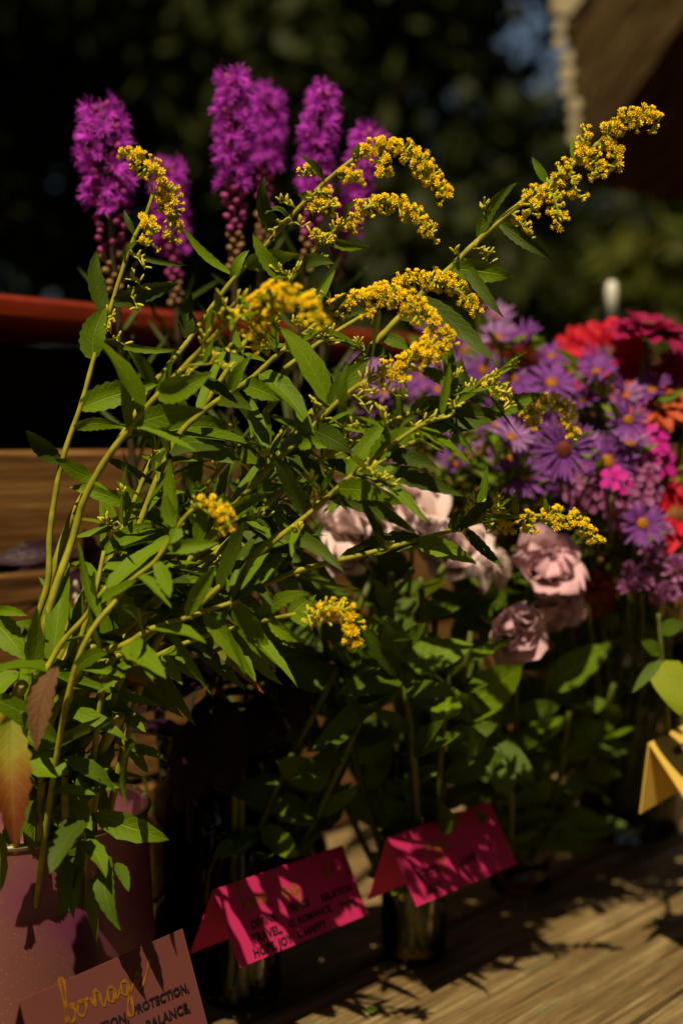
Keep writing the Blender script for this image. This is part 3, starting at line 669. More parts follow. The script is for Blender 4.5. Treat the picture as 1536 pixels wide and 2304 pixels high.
def budfan(root, bx, by, d, ax, ay, cnt, q):
    """little raceme of unopened buds leaving the stem at a pixel and running ax, ay pixels"""
    mb = MB(); a = P(bx, by, d); b = P(bx+ax, by+ay, d-0.006); m_ = (a+b)/2 + UPV*0.002
    mb.tube([a, m_, b], [.0006, .0005, .0003], 4, 0); T = (b-a).normalized()
    for i in range(cnt):
        t = 0.15 + 0.85*i/max(cnt-1, 1); p = a*(1-t)**2 + m_*2*t*(1-t) + b*t*t
        o = rvec(q); o = (o + UPV*0.9 - FWD*0.6 + T*0.7).normalized(); st = q.uniform(0.0006, 0.002)
        mb.tube([p, p+o*st], [.0003, .0003], 3, 0, False); mb.tmpl(BUD, frame(p+o*st, o, scale=q.uniform(0.8, 1.15)), 1)
    tag(mb.obj('bud_cluster', [M['calyx'], M['bud']], root), kind='stuff')

d0 = 0.80
goldenrod('goldenrod rising past the leftmost blazing star with short hooked plume', [(30, 1600, .80), (75, 1420, .79), (108, 1312, .785), (113, 1200, .785), (130, 1085, .785), (150, 1005, .785), (185, 905, .785), (215, 795, .785), (243, 712, .785), (275, 610, .785), (300, 540, .785), (330, 480, .785), (346, 432, .785)], .0026, .0011,
    plumes=[([(346, 440, .785), (372, 425, .783), (345, 385, .78), (312, 358, .78), (282, 348, .78)], 52, 1.1, .92), ([(350, 425, .785), (378, 430, .785), (395, 465, .785), (398, 520, .79)], 46, .9, .9), ([(322, 495, .785), (342, 515, .78), (340, 552, .78)], 36, 1.0, .75), ([(365, 470, .785), (385, 500, .785), (388, 545, .79)], 32, .7, .6)],
    buds=[(300, 545, .785, 30, 10, 6), (298, 575, .785, 28, 30, 8), (283, 628, .785, 42, 22, 9), (290, 660, .785, 22, 40, 6), (243, 712, .785, 18, 12, 6), (238, 735, .785, 12, 16, 5), (240, 765, .785, 38, 10, 5)], base=(-.02, -.03), seed=1)
goldenrod('tall goldenrod with upper arching plume crossing the right blazing stars', [(60, 1560, .81), (112, 1318, .80), (150, 1195, .80), (182, 1125, .80), (235, 1042, .80), (272, 985, .80), (322, 900, .81), (350, 858, .81), (410, 785, .815), (462, 712, .82), (530, 622, .82), (600, 550, .82), (670, 470, .815), (740, 402, .81), (795, 358, .81)], .0030, .0013,
    plumes=[([(795, 358, .81), (850, 332, .807), (905, 340, .805), (955, 380, .803), (1003, 445, .80)], 52, 1.25, .95), ([(775, 385, .81), (795, 395, .805), (802, 412, .805)], 40, 1.2, .85), ([(840, 345, .808), (860, 365, .805), (858, 402, .803)], 34, 1.0, .9), ([(712, 430, .81), (735, 440, .808), (748, 470, .806)], 34, 1.1, .4), ([(700, 440, .81), (712, 455, .806), (720, 475, .805)], 32, 1.2, .35), ([(728, 395, .81), (702, 390, .808), (678, 400, .808)], 28, .9, .35)],
    buds=[(668, 470, .815, -38, -14, 8), (640, 502, .815, -22, 18, 7), (630, 520, .82, -14, 22, 5), (650, 505, .815, 30, 6, 6), (690, 455, .815, 14, 30, 8)], base=(-.01, 0), seed=2)
goldenrod('goldenrod with soft rounded plume bending towards the viewer', [(75, 1540, .77), (165, 1210, .765), (192, 1120, .76), (240, 1032, .755), (300, 955, .75), (345, 900, .745), (430, 810, .74), (482, 758, .73), (525, 712, .725), (575, 690, .72)], .0027, .0014,
    plumes=[([(570, 695, .72), (610, 668, .70), (655, 668, .69), (690, 690, .685), (715, 722, .68)], 62, 1.25, .93), ([(520, 715, .725), (555, 720, .722), (580, 745, .72), (585, 790, .72)], 44, .9, .6), ([(600, 690, .71), (612, 720, .705)], 36, 1.0, .8)],
    buds=[(500, 735, .725, 2, -60, 7), (505, 740, .73, 28, -34, 8), (455, 785, .735, 8, -28, 4), (470, 770, .735, 55, 25, 8), (450, 800, .735, 40, 12, 6), (520, 725, .725, 30, 40, 9)], base=(.0, -.02), randleaf=.35, seed=3)
goldenrod('goldenrod with second arching plume below the highest one', [(120, 1520, .83), (300, 1180, .83), (430, 960, .83), (520, 820, .83), (590, 710, .83), (640, 648, .82), (690, 588, .815), (742, 528, .81), (790, 488, .805)], .0026, .0012,
    plumes=[([(790, 488, .805), (825, 468, .803), (870, 458, .80), (925, 480, .798), (972, 530, .795)], 46, 1.15, .9), ([(760, 515, .808), (785, 505, .806), (805, 515, .805)], 26, .9, .6), ([(700, 530, .81), (725, 535, .808), (745, 545, .806)], 34, 1.0, .5)],
    buds=[(655, 630, .82, -35, -20, 8), (650, 640, .82, 20, -36, 8), (700, 580, .815, 42, 24, 7), (745, 525, .81, 22, -18, 6), (722, 550, .81, -20, -20, 5)], base=(.01, .02), randleaf=.55, seed=4)
goldenrod('goldenrod with the longest arching plume over the red rail', [(100, 1590, .80), (250, 1330, .80), (380, 1020, .795), (455, 928, .79), (560, 856, .785), (622, 800, .78), (660, 772, .78), (700, 738, .775), (742, 705, .775)], .0027, .0013,
    plumes=[([(742, 705, .775), (800, 682, .77), (860, 668, .765), (915, 682, .76), (960, 715, .757), (1012, 778, .755)], 60, 1.35, .93), ([(745, 700, .775), (765, 690, .77), (785, 690, .77)], 40, 1.1, .7), ([(820, 690, .77), (840, 710, .765)], 26, .9, .8)],
    buds=[(690, 745, .778, -30, -14, 7), (700, 740, .775, 40, 35, 9), (660, 775, .78, 38, 28, 9), (640, 790, .78, 26, 14, 6), (745, 700, .775, -8, -30, 3), (735, 715, .775, 40, 8, 7)], base=(.02, -.01), randleaf=.7, seed=5)
goldenrod('longest goldenrod reaching out to the woven canopy with drooping side sprays', [(60, 1720, .80), (150, 1592, .80), (330, 1382, .80), (430, 1262, .80), (520, 1170, .80), (590, 1082, .80), (645, 1000, .80), (702, 930, .80), (760, 862, .80), (815, 800, .80), (850, 765, .80), (900, 712, .80), (960, 650, .80), (1010, 605, .80), (1060, 555, .80), (1120, 500, .80), (1180, 450, .80), (1250, 400, .80), (1300, 360, .80), (1345, 322, .80)], .0040, .0015,
    plumes=[([(1345, 322, .80), (1370, 295, .797), (1405, 275, .795), (1440, 265, .793), (1480, 278, .79)], 62, 1.2, .9), ([(1290, 365, .80), (1320, 345, .797), (1335, 365, .795), (1350, 400, .795)], 34, 1.0, .7), ([(1345, 325, .80), (1372, 330, .797), (1385, 350, .795), (1382, 380, .795)], 30, .9, .85), ([(1300, 360, .80), (1312, 320, .797), (1322, 300, .797)], 34, 1.0, .75), ([(1245, 402, .80), (1275, 395, .797), (1292, 415, .795), (1300, 445, .795)], 32, 1.0, .5), ([(1200, 435, .80), (1235, 432, .797), (1252, 465, .795), (1260, 508, .795)], 34, 1.0, .55), ([(1230, 420, .80), (1260, 385, .797), (1280, 378, .797)], 30, .8, .6), ([(1180, 455, .80), (1192, 440, .797), (1195, 480, .795)], 34, 1.1, .7), ([(1150, 480, .80), (1170, 500, .797), (1188, 540, .795)], 30, .8, .5)],
    buds=[(1098, 520, .80, -10, -58, 12), (1060, 560, .80, 40, 14, 9), (1035, 580, .80, -14, -8, 5), (1080, 570, .80, 18, 24, 5), (985, 630, .80, 30, 20, 4)], base=(.03, 0), randleaf=.35, seed=6)
goldenrod('goldenrod with short plump plume drooping below the longest stem', [(640, 830, .81), (720, 770, .81), (800, 720, .81), (850, 688, .81), (892, 655, .81)], .0018, .0012,
    plumes=[([(885, 655, .81), (930, 632, .805), (985, 632, .80), (1040, 662, .797), (1078, 708, .795)], 50, 1.25, .92), ([(895, 650, .81), (905, 625, .806), (915, 635, .805)], 40, 1.0, .6)], buds=[(850, 690, .81, 24, -18, 5)], randleaf=.2, seed=7)
goldenrod('goldenrod ending in a curled tip beneath the longest plume', [(170, 1560, .79), (300, 1400, .79), (440, 1245, .785), (500, 1172, .785), (600, 1060, .78), (690, 975, .775), (738, 925, .77), (800, 872, .765), (860, 842, .76)], .0030, .0014,
    plumes=[([(850, 845, .76), (900, 825, .757), (940, 800, .755), (968, 778, .752), (985, 795, .75)], 56, 1.25, .9), ([(930, 800, .755), (960, 800, .75), (965, 820, .748)], 56, 1.2, .95), ([(860, 845, .76), (900, 850, .757), (915, 870, .755)], 40, 1.0, .3)],
    buds=[(800, 872, .765, 60, -40, 11), (800, 875, .765, 45, 20, 11), (820, 860, .763, 70, 30, 12), (790, 885, .767, 40, 45, 9), (840, 850, .76, 50, 10, 9), (735, 930, .77, -30, -25, 6)], base=(.03, -.02), randleaf=.75, seed=8)
goldenrod('goldenrod topped with pale unopened buds among big leaves before the asters', [(430, 1300, .80), (640, 1100, .79), (760, 1010, .785), (850, 965, .785), (935, 925, .78), (1020, 908, .775), (1080, 872, .775), (1115, 868, .775)], .0024, .0013,
    plumes=[([(1085, 872, .775), (1120, 865, .77), (1140, 885, .765), (1150, 915, .765)], 32, .9, .05)],
    buds=[(1075, 872, .775, 48, -22, 11), (1090, 870, .775, 45, 5, 10), (1020, 905, .775, 30, -22, 5), (930, 928, .78, 34, 10, 6), (870, 955, .782, 40, 0, 5)], randleaf=.55, seed=9)
goldenrod('goldenrod with thin hooked plume hanging over an aster', [(760, 1110, .85), (900, 1010, .86), (1020, 960, .87), (1110, 930, .875), (1170, 925, .88)], .0018, .0010,
    plumes=[([(1165, 930, .88), (1215, 912, .878), (1255, 905, .875), (1278, 940, .873), (1288, 990, .87)], 40, 1.05, .75), ([(1180, 925, .88), (1195, 940, .877), (1200, 965, .875)], 40, 1.0, .7)], randleaf=.3, seed=10)
goldenrod('shaded goldenrod stem ending in broad dark leaves', [(260, 1560, .78), (440, 1370, .78), (600, 1232, .77), (700, 1152, .765), (780, 1080, .76), (870, 1010, .755), (945, 958, .75), (1000, 935, .75)], .0024, .0012, buds=[(945, 955, .75, 50, -12, 5), (700, 1150, .765, 20, -40, 5)], base=(.045, -.02), randleaf=.6, seed=11)
goldenrod('low goldenrod stretching level over the pale lisianthus', [(330, 1500, .80), (480, 1370, .80), (600, 1312, .795), (690, 1278, .79), (800, 1252, .80), (950, 1212, .82), (1010, 1195, .83), (1085, 1172, .83), (1160, 1162, .83), (1230, 1160, .83)], .0026, .0012,
    plumes=[([(1220, 1160, .83), (1255, 1158, .83), (1290, 1175, .83), (1320, 1200, .83), (1345, 1225, .83)], 44, 1.1, .8), ([(1170, 1162, .83), (1195, 1175, .83), (1185, 1200, .83)], 36, 1.0, .6), ([(1110, 1170, .83), (1140, 1175, .83), (1148, 1192, .83)], 36, 1.0, .55), ([(1105, 1172, .83), (1120, 1158, .83), (1128, 1150, .83)], 22, .9, .4), ([(1215, 1165, .83), (1240, 1180, .83), (1255, 1188, .83)], 30, .9, .7)],
    buds=[(1085, 1175, .83, 10, 25, 5), (1030, 1195, .83, 22, 20, 4)], base=(.04, .0), randleaf=.2, seed=12)
goldenrod('low goldenrod reaching across the dark basil with small bent plume', [(230, 1560, .765), (325, 1492, .77), (430, 1442, .782), (560, 1405, .770), (650, 1385, .752), (700, 1378, .745), (738, 1374, .740)], .0021, .0011,
    plumes=[([(735, 1376, .738), (765, 1368, .738), (790, 1390, .738), (800, 1420, .738), (798, 1452, .738)], 50, 1.2, .85), ([(700, 1378, .738), (730, 1385, .738), (745, 1405, .738)], 34, .9, .3)],
    buds=[(690, 1380, .738, 30, 30, 6), (715, 1376, .738, 30, -8, 5), (690, 1380, .738, 12, 40, 5)], base=(.05, -.03), seed=13)
goldenrod('small goldenrod with one stubby bright plume amid the leaves', [(150, 1580, .74), (270, 1340, .735), (350, 1262, .73), (400, 1185, .728), (430, 1150, .726), (452, 1138, .725)], .0020, .0010,
    plumes=[([(452, 1138, .725), (475, 1132, .723), (500, 1158, .721), (522, 1190, .72)], 38, 1.15, .85)], buds=[(435, 1150, .726, 14, -16, 4), (440, 1145, .726, 26, 8, 4)], base=(.02, -.04), randleaf=.3, seed=14)
# short leafy shoots that thicken the middle and the foot of the bunch
for k, (pts, lb) in enumerate([
    ([(90, 1640, .79), (180, 1420, .79), (222, 1320, .79), (285, 1170, .795), (330, 1060, .80), (370, 960, .80)], 'upright leafy goldenrod shoot beside the brown boards'),
    ([(150, 1640, .82), (330, 1400, .83), (450, 1240, .84), (560, 1090, .84), (640, 960, .84)], 'leafy goldenrod shoot deep inside the bunch'),
    ([(120, 1690, .80), (230, 1500, .80), (360, 1330, .82), (520, 1210, .84), (700, 1080, .85), (790, 1030, .85)], 'leafy goldenrod shoot leaning towards the lisianthus'),
    ([(50, 1680, .76), (120, 1480, .755), (190, 1390, .75), (240, 1320, .75)], 'short leafy goldenrod shoot over the pail rim'),
    ([(100, 1700, .77), (165, 1540, .765), (185, 1430, .76), (215, 1330, .76), (235, 1240, .765)], 'thick goldenrod shoot standing up from the pail'),
    ([(200, 1620, .84), (420, 1440, .85), (560, 1330, .86), (680, 1290, .86)], 'leafy goldenrod shoot lying low behind the basil'),
    ([(150, 1640, .83), (320, 1440, .85), (470, 1330, .87), (600, 1250, .88), (700, 1190, .88)], 'dark leafy goldenrod shoot hidden in the depth of the bunch'),
    ([(150, 1600, .77), (300, 1440, .745), (420, 1390, .745), (540, 1350, .755)], 'bushy goldenrod shoot above the purple basil'),
    ([(130, 1600, .84), (300, 1300, .86), (430, 1130, .87), (560, 980, .87), (640, 880, .86)], 'leafy goldenrod shoot behind the bright stubby plume'),
    ([(180, 1620, .82), (380, 1380, .84), (560, 1220, .85), (740, 1120, .86), (860, 1090, .87)], 'leafy goldenrod shoot spreading towards the asters')]):
    goldenrod(lb, pts, .0032, .0012, base=(.01*k-.02, .01*(k % 3)-.02), randleaf=.9, seed=30+k)
def cutstem(label, pts, r, seed):
    ctrl = [BUCKET + Vector((rng.uniform(-.03, .03), .0, .012))] + [P(*p) for p in pts]
    w = [Vector(v) for v in smooth_path([tuple(c) for c in ctrl], 6)]
    o = empty('cut_stem', ctrl[0], label, 'stem', 'cut goldenrod stems'); mb = MB(); mb.tube(w, r, 9, cap=False); mb.obj('stem', [M['stem']], o)
    t = (w[-1]-w[-2]).normalized(); mb = MB(); mb.tube([w[-1]-t*.0002, w[-1]+t*.0006], [r*1.0, r*.9], 9); mb.obj('cut_end', [M['cut']], o)
cutstem('thick cut goldenrod stem ending above the yellowed leaf', [(-70, 1800, .80), (10, 1620, .755), (52, 1540, .74)], .0034, 1)
cutstem('cut goldenrod stem ending beneath a drooping leaf', [(105, 1900, .835), (195, 1745, .80), (272, 1612, .77)], .0028, 2)

# leaves traced from the photograph: base, tip, width, bend (left of travel), roll, kind
LV = '''238 715 220 560 42 18 20 d|222 815 242 690 60 16 -15 l|190 920 352 866 66 8 0 l|292 962 277 835 26 0 5 l|300 962 452 930 52 10 25 l|318 965 445 1022 26 8 -40 l
365 905 478 835 62 -10 20 l|180 972 278 962 30 10 45 l|135 1038 58 965 42 8 0 d|216 1075 128 1030 40 6 10 l|258 1122 152 1095 36 -8 -35 l|262 1048 376 1102 26 14 50 d
436 772 430 660 42 14 15 d|502 730 488 650 36 10 20 d|520 620 408 505 24 16 35 l|604 522 596 400 38 22 10 d|650 487 596 478 30 -10 30 d|612 615 570 525 34 10 0 l
556 602 677 575 48 14 30 l|742 540 830 556 26 -4 40 l|770 492 798 450 24 0 -10 d|727 404 675 345 26 0 20 d|704 440 674 437 24 6 0 d|760 385 788 412 18 0 0 l
800 356 808 322 18 0 0 l|680 600 748 590 34 6 35 d|268 690 405 640 48 6 30 d|280 582 312 548 26 8 10 l|318 575 416 600 14 -6 20 d|318 540 280 470 16 6 20 d
248 772 410 786 18 -16 30 l|336 862 278 780 34 -8 -10 l|1076 542 1165 418 32 26 20 l|1130 512 1243 588 34 6 25 d|1008 602 1156 624 52 8 25 l|1217 402 1195 352 20 0 0 l
1290 358 1287 305 14 2 0 l|1082 625 1130 716 28 -6 10 d|1212 435 1256 512 20 6 10 d|948 668 1112 812 42 8 15 d|735 918 836 804 44 14 20 l
815 792 882 806 34 8 30 d|868 770 925 790 30 8 20 l|946 832 1012 886 36 6 0 l|1052 892 1038 800 38 4 -10 d|938 942 1132 934 76 -6 35 d|1088 908 1224 886 44 6 15 l
928 928 1012 902 38 10 20 l|822 1025 935 960 46 10 15 l|760 1102 882 1118 48 10 30 l|838 1055 1040 1116 40 4 20 d|862 1012 990 1052 38 6 20 d|700 968 792 1020 50 10 25 d
590 1098 660 1232 38 6 -5 l|692 1078 686 1166 20 0 10 l|950 1212 764 1256 58 6 25 d|930 1215 1072 1270 48 6 20 l|1048 1208 1134 1278 28 -4 10 d|1012 1196 1102 1134 44 8 25 d
1155 1162 1158 1100 18 0 0 l|1226 1157 1225 1118 13 0 0 l|572 1408 692 1335 34 22 30 l|648 1386 712 1340 38 4 15 l|600 1402 694 1440 36 -8 35 l|535 1428 634 1548 30 -6 15 l
500 1428 532 1348 16 8 10 l|655 1384 696 1418 30 4 0 l|480 1468 582 1562 28 4 20 r|335 1485 292 1548 78 -6 0 s|398 1458 442 1518 32 -4 30 l|245 1180 348 1266 46 6 10 l
285 1232 286 1320 34 0 0 l|350 1262 382 1345 34 4 10 l|398 1182 378 1112 42 10 0 l|400 1182 380 1222 30 6 0 l|372 1232 492 1218 36 -8 30 l|130 1500 82 1692 56 -14 15 b
25 1620 36 1905 96 -6 0 g|202 1592 275 1682 38 6 10 l|150 1925 172 2068 66 10 10 f|245 1925 262 2092 50 -8 25 f|205 1975 204 2135 44 8 40 f|-30 1385 55 1485 70 10 20 l
-10 1372 68 1388 24 4 30 l|20 1900 70 1800 50 6 0 f|265 1940 290 2000 28 0 -20 f|300 1480 220 1560 30 0 0 l|510 880 560 800 30 4 0 l|600 700 690 660 42 8 40 l
680 690 790 655 30 10 55 d|690 660 600 650 22 -8 30 l|740 730 830 700 26 6 30 d|560 870 640 900 44 4 10 l|470 770 550 800 30 6 20 d|520 640 560 560 24 6 20 l
660 1000 740 1010 40 8 30 l|640 1010 600 1070 26 0 0 l|900 715 960 740 24 4 20 d|1010 910 1060 870 30 6 20 l|560 1140 640 1090 36 8 20 l'''
KIND = dict(l='leaf', d='leaf_dark', g='leaf_gold', s='leaf_scorch', b='leaf_brown', r='leaf_redtip', f='leaf_fresh')
used = []
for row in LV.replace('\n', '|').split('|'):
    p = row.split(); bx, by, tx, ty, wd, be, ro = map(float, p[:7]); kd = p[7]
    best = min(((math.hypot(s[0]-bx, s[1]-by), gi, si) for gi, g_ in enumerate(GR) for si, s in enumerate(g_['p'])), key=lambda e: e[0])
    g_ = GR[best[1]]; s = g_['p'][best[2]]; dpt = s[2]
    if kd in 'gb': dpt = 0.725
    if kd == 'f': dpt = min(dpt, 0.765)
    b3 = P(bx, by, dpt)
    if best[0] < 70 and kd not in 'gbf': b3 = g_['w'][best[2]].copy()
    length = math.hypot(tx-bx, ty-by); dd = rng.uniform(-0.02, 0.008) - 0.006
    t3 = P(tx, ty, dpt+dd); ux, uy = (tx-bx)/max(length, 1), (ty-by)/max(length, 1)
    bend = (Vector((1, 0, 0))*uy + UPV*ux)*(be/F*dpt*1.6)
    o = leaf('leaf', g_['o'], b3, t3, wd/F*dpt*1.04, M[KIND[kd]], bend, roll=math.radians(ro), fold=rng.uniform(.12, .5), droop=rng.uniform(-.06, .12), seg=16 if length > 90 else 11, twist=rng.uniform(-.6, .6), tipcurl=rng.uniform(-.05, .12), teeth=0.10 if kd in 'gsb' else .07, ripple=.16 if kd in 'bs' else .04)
    if kd in 'gbsr': o['label'] = dict(g='yellowing leaf with brown tip', b='dry curled brown leaf', s='green leaf with scorched brown edge', r='narrow leaf with red tip')[kd]
    used.append((bx, by))
nl = 0
for g_ in GR:                                             # the rest of the foliage
    if g_['rand'] <= 0: continue
    q = g_['q']; w = g_['w']; acc = 0; alt = 1
    for i in range(1, len(w)-1):
        acc += (w[i]-w[i-1]).length
        x, y, dpt = g_['p'][i]
        if acc < 0.0085/g_['rand'] or y > 1790 or (x > 880 and g_['rand'] < .5) or (x < 210 and y < 1420) or y < 800: continue
        acc = 0; alt = -alt
        T = (w[i+1]-w[i-1]).normalized(); o = rvec(q); o = (o - T*o.dot(T)).normalized()
        sidev = (T.cross(FWD)*alt*q.uniform(.5, 1) + o*.6 + T*.55 + Vector((0, 0, q.uniform(-.7, .15)))).normalized()
        ln = q.uniform(.026, .056)
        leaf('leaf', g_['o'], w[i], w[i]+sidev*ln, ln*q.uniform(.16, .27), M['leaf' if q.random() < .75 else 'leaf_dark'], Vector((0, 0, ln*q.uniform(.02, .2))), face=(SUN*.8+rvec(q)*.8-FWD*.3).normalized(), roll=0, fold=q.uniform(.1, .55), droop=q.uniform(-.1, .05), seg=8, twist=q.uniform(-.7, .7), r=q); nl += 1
q = random.Random(91)
for k in range(70):                                       # twigs of leaves deep in the bunch, each on the nearest stem
    x, y = q.uniform(300, 760), q.uniform(960, 1440); dpt = q.uniform(.80, .88)
    if y > 1500 - (x-300)*.35 + 40: y -= 120
    g_ = GR[14 + k % 10]; i = min(range(len(g_['p'])-1), key=lambda i: math.hypot(g_['p'][i][0]-x, g_['p'][i][1]-y)); b3 = g_['w'][i]
    dirv = P(x, y, dpt) - b3; ln = min(max(dirv.length, .03), .058); dirv.normalize()
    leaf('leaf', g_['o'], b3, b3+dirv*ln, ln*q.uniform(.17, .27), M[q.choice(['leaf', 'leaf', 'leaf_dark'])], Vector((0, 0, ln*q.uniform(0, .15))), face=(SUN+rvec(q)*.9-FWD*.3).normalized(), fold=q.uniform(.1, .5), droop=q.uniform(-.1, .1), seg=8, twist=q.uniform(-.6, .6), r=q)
for k in range(9):                                       # leaves round the low stem that crosses the basil
    x, y = q.uniform(290, 640), q.uniform(1330, 1500); dpt = .72 + (x-290)/350*.06
    g_ = GR[12] if k % 2 else GR[21]; i = min(range(len(g_['p'])-1), key=lambda i: math.hypot(g_['p'][i][0]-x, g_['p'][i][1]-y)); b3 = g_['w'][i]
    dirv = P(x, y, dpt) - b3; ln = q.uniform(.028, .05); dirv = (dirv.normalized() + Vector((.4, 0, -.2)) + rvec(q)*.3).normalized()
    leaf('leaf', g_['o'], b3, b3+dirv*ln, ln*q.uniform(.2, .3), M[q.choice(['leaf', 'leaf', 'leaf_dark'])], Vector((0, 0, ln*q.uniform(0, .15))), face=(SUN+rvec(q)*.7-FWD*.3).normalized(), fold=q.uniform(.1, .4), droop=q.uniform(-.1, .1), seg=8, twist=q.uniform(-.6, .6), r=q)
for k in range(60):                                       # thin side twigs ending in bud racemes
    g_ = GR[[2, 3, 4, 5, 7, 8, 10, 11, 14, 16, 22, 23][k % 12]]; i = q.randrange(int(len(g_['w'])*.45), len(g_['w'])-3); x, y, dpt = g_['p'][i]
    if y < 640 or x < 230 or y > 1420: continue
    ax, ay = q.uniform(-30, 70), q.uniform(-60, 20); e = P(x+ax, y+ay, dpt-q.uniform(.0, .02)); mb = MB()
    mb.tube([g_['w'][i], (g_['w'][i]+e)/2 + UPV*.003, e], [.0008, .0006, .0005], 5); mb.obj('side_twig', [M['stem']], g_['o'])
    budfan(g_['o'], *px(e), ax*.7, ay*.5+q.uniform(-10, 25), q.randrange(6, 11), q)
    for m_ in range(2):
        d = (rvec(q)*.7 + (e-g_['w'][i]).normalized()).normalized(); ln = q.uniform(.014, .028); b3 = g_['w'][i].lerp(e, .4+.5*m_)
        leaf('leaf', g_['o'], b3, b3+d*ln, ln*.2, M['leaf'], face=(SUN-FWD*.5+rvec(q)*.5).normalized(), fold=.3, seg=6, teeth=.04, r=q)
# leaves filling the foot of the bunch above the pail
q = random.Random(77)
for k in range(46):
    x, y = q.uniform(-40, 330), q.uniform(1480, 1900); dpt = q.uniform(.75, .83)
    if x > 230 and y > 1700: x -= 150
    g_ = GR[14 + k % 6]; ln = q.uniform(.026, .05); b3 = P(x, y, dpt)
    dirv = (Vector((q.uniform(-.8, .9), q.uniform(-.6, .2), q.uniform(-1.0, .4)))).normalized()
    leaf('leaf', g_['o'], b3, b3+dirv*ln, ln*q.uniform(.3, .42), M[q.choice(['leaf', 'leaf_fresh', 'leaf_dark', 'leaf'])], face=(SUN+rvec(q)*.9).normalized(), fold=q.uniform(.1, .5), droop=q.uniform(-.1, .12), seg=8, twist=q.uniform(-.6, .6), r=q)

# ------------------------------------------------------------------ generic petals (local z = away from the flower's face, x = outward)
def petal_mesh(name, mat, L, W, cup=0.2, tipr=0.5, notch=0.0, seg=5, ruffle=0.0, curl=0.0, ph=0.0):
    vs = []; uvs = []; cols = (-1, -.5, 0, .5, 1)
    for i in range(seg+1):
        t = i/seg; w = W*0.5*(math.sin(math.pi*min(t*0.86+0.07, 1))**tipr if t < 1 else 0.45*tipr+.15)
        for s in cols:
            z = cup*L*math.sin(t*1.6)*0.5 - curl*L*t*t + 0.18*W*(s*s)*(1-t*.5) + ruffle*L*t*t*math.sin(s*6+ph)
            vs.append((L*t*(1 - notch*(1-abs(s))*(t > .99)), s*w, z)); uvs.append((s*.5+.5, t))
    n = 5; fs = [(i*n+j, (i+1)*n+j, (i+1)*n+j+1, i*n+j+1) for i in range(seg) for j in range(n-1)]
    mb = MB(); mb.add(vs, fs, 0, uvs); return mb.mesh(name, [mat])
def dome(name, mat, r, h, n=18, k=6, bumps=0):
    mb = MB(); mb.lathe([(r*math.cos(a), h*math.sin(a)) for a in [i*math.pi/2/k for i in range(k)]] + [(0.0001, h)], n)
    for i in range(bumps):
        a = i*2.4; rr = r*math.sqrt(i/bumps)*.95; z = h*math.sqrt(max(0, 1-(rr/r)**2)); c = Vector((rr*math.cos(a), rr*math.sin(a), z))
        mb.tube([c, c + Vector((rr*math.cos(a)*.25, rr*math.sin(a)*.25, r*.28))], [r*.07, r*.05], 4)
    return mb.mesh(name, [mat])
def stemtube(parent, pts, r0, r1, mat, name='stem', n=6):
    w = [Vector(v) for v in smooth_path([tuple(p) for p in pts], 6)]; k = len(w); mb = MB()
    mb.tube(w, [r0+(r1-r0)*i/(k-1) for i in range(k)], n); mb.obj(name, [mat], parent); return w

# ------------------------------------------------------------------ blazing star spikes
hv = []
for k in range(4):
    q = random.Random(k+50); mb = MB(); mb.tube([(0, 0, 0), (0, 0, .003), (0, 0, .006)], [.0012, .0022, .0020], 6, 1)
    for i in range(52):
        a = q.uniform(0, 6.28); sp = q.uniform(.1, 1.25); d = Vector((math.cos(a)*sp, math.sin(a)*sp, 1)).normalized(); L = q.uniform(.006, .0105)
        sv = d.cross(Vector((0, 0, 1))).normalized() if sp > .05 else Vector((1, 0, 0)); s0 = Vector((0, 0, .005)); w = .00024
        e1 = s0 + d*L*.6; e2 = s0 + d*L + Vector((math.cos(a), math.sin(a), -.5))*L*.22
        mb.add([s0-sv*w*.6, s0+sv*w*.6, e1+sv*w, e1-sv*w, e2+sv*w*.7, e2-sv*w*.7], [(0, 1, 2, 3), (3, 2, 4, 5)], 0, [(0, 0), (1, 0), (1, .6), (0, .6), (1, 1), (0, 1)])
    hv.append(mb.mesh('flower_head', [M['liatris'], M['liatris_bud']]))
def budm(nm, mat):
    mb = MB(); mb.tube([(0, 0, 0), (0, 0, .0015), (0, 0, .004), (0, 0, .0058), (0, 0, .0066)], [.0008, .0022, .0027, .0019, .0006], 7); return mb.mesh(nm, [mat])
lb1, lb2 = budm('bud', M['liatris_bud']), budm('green_bud', M['liatris_green'])
LJ = P(470, 1900, 0.98)
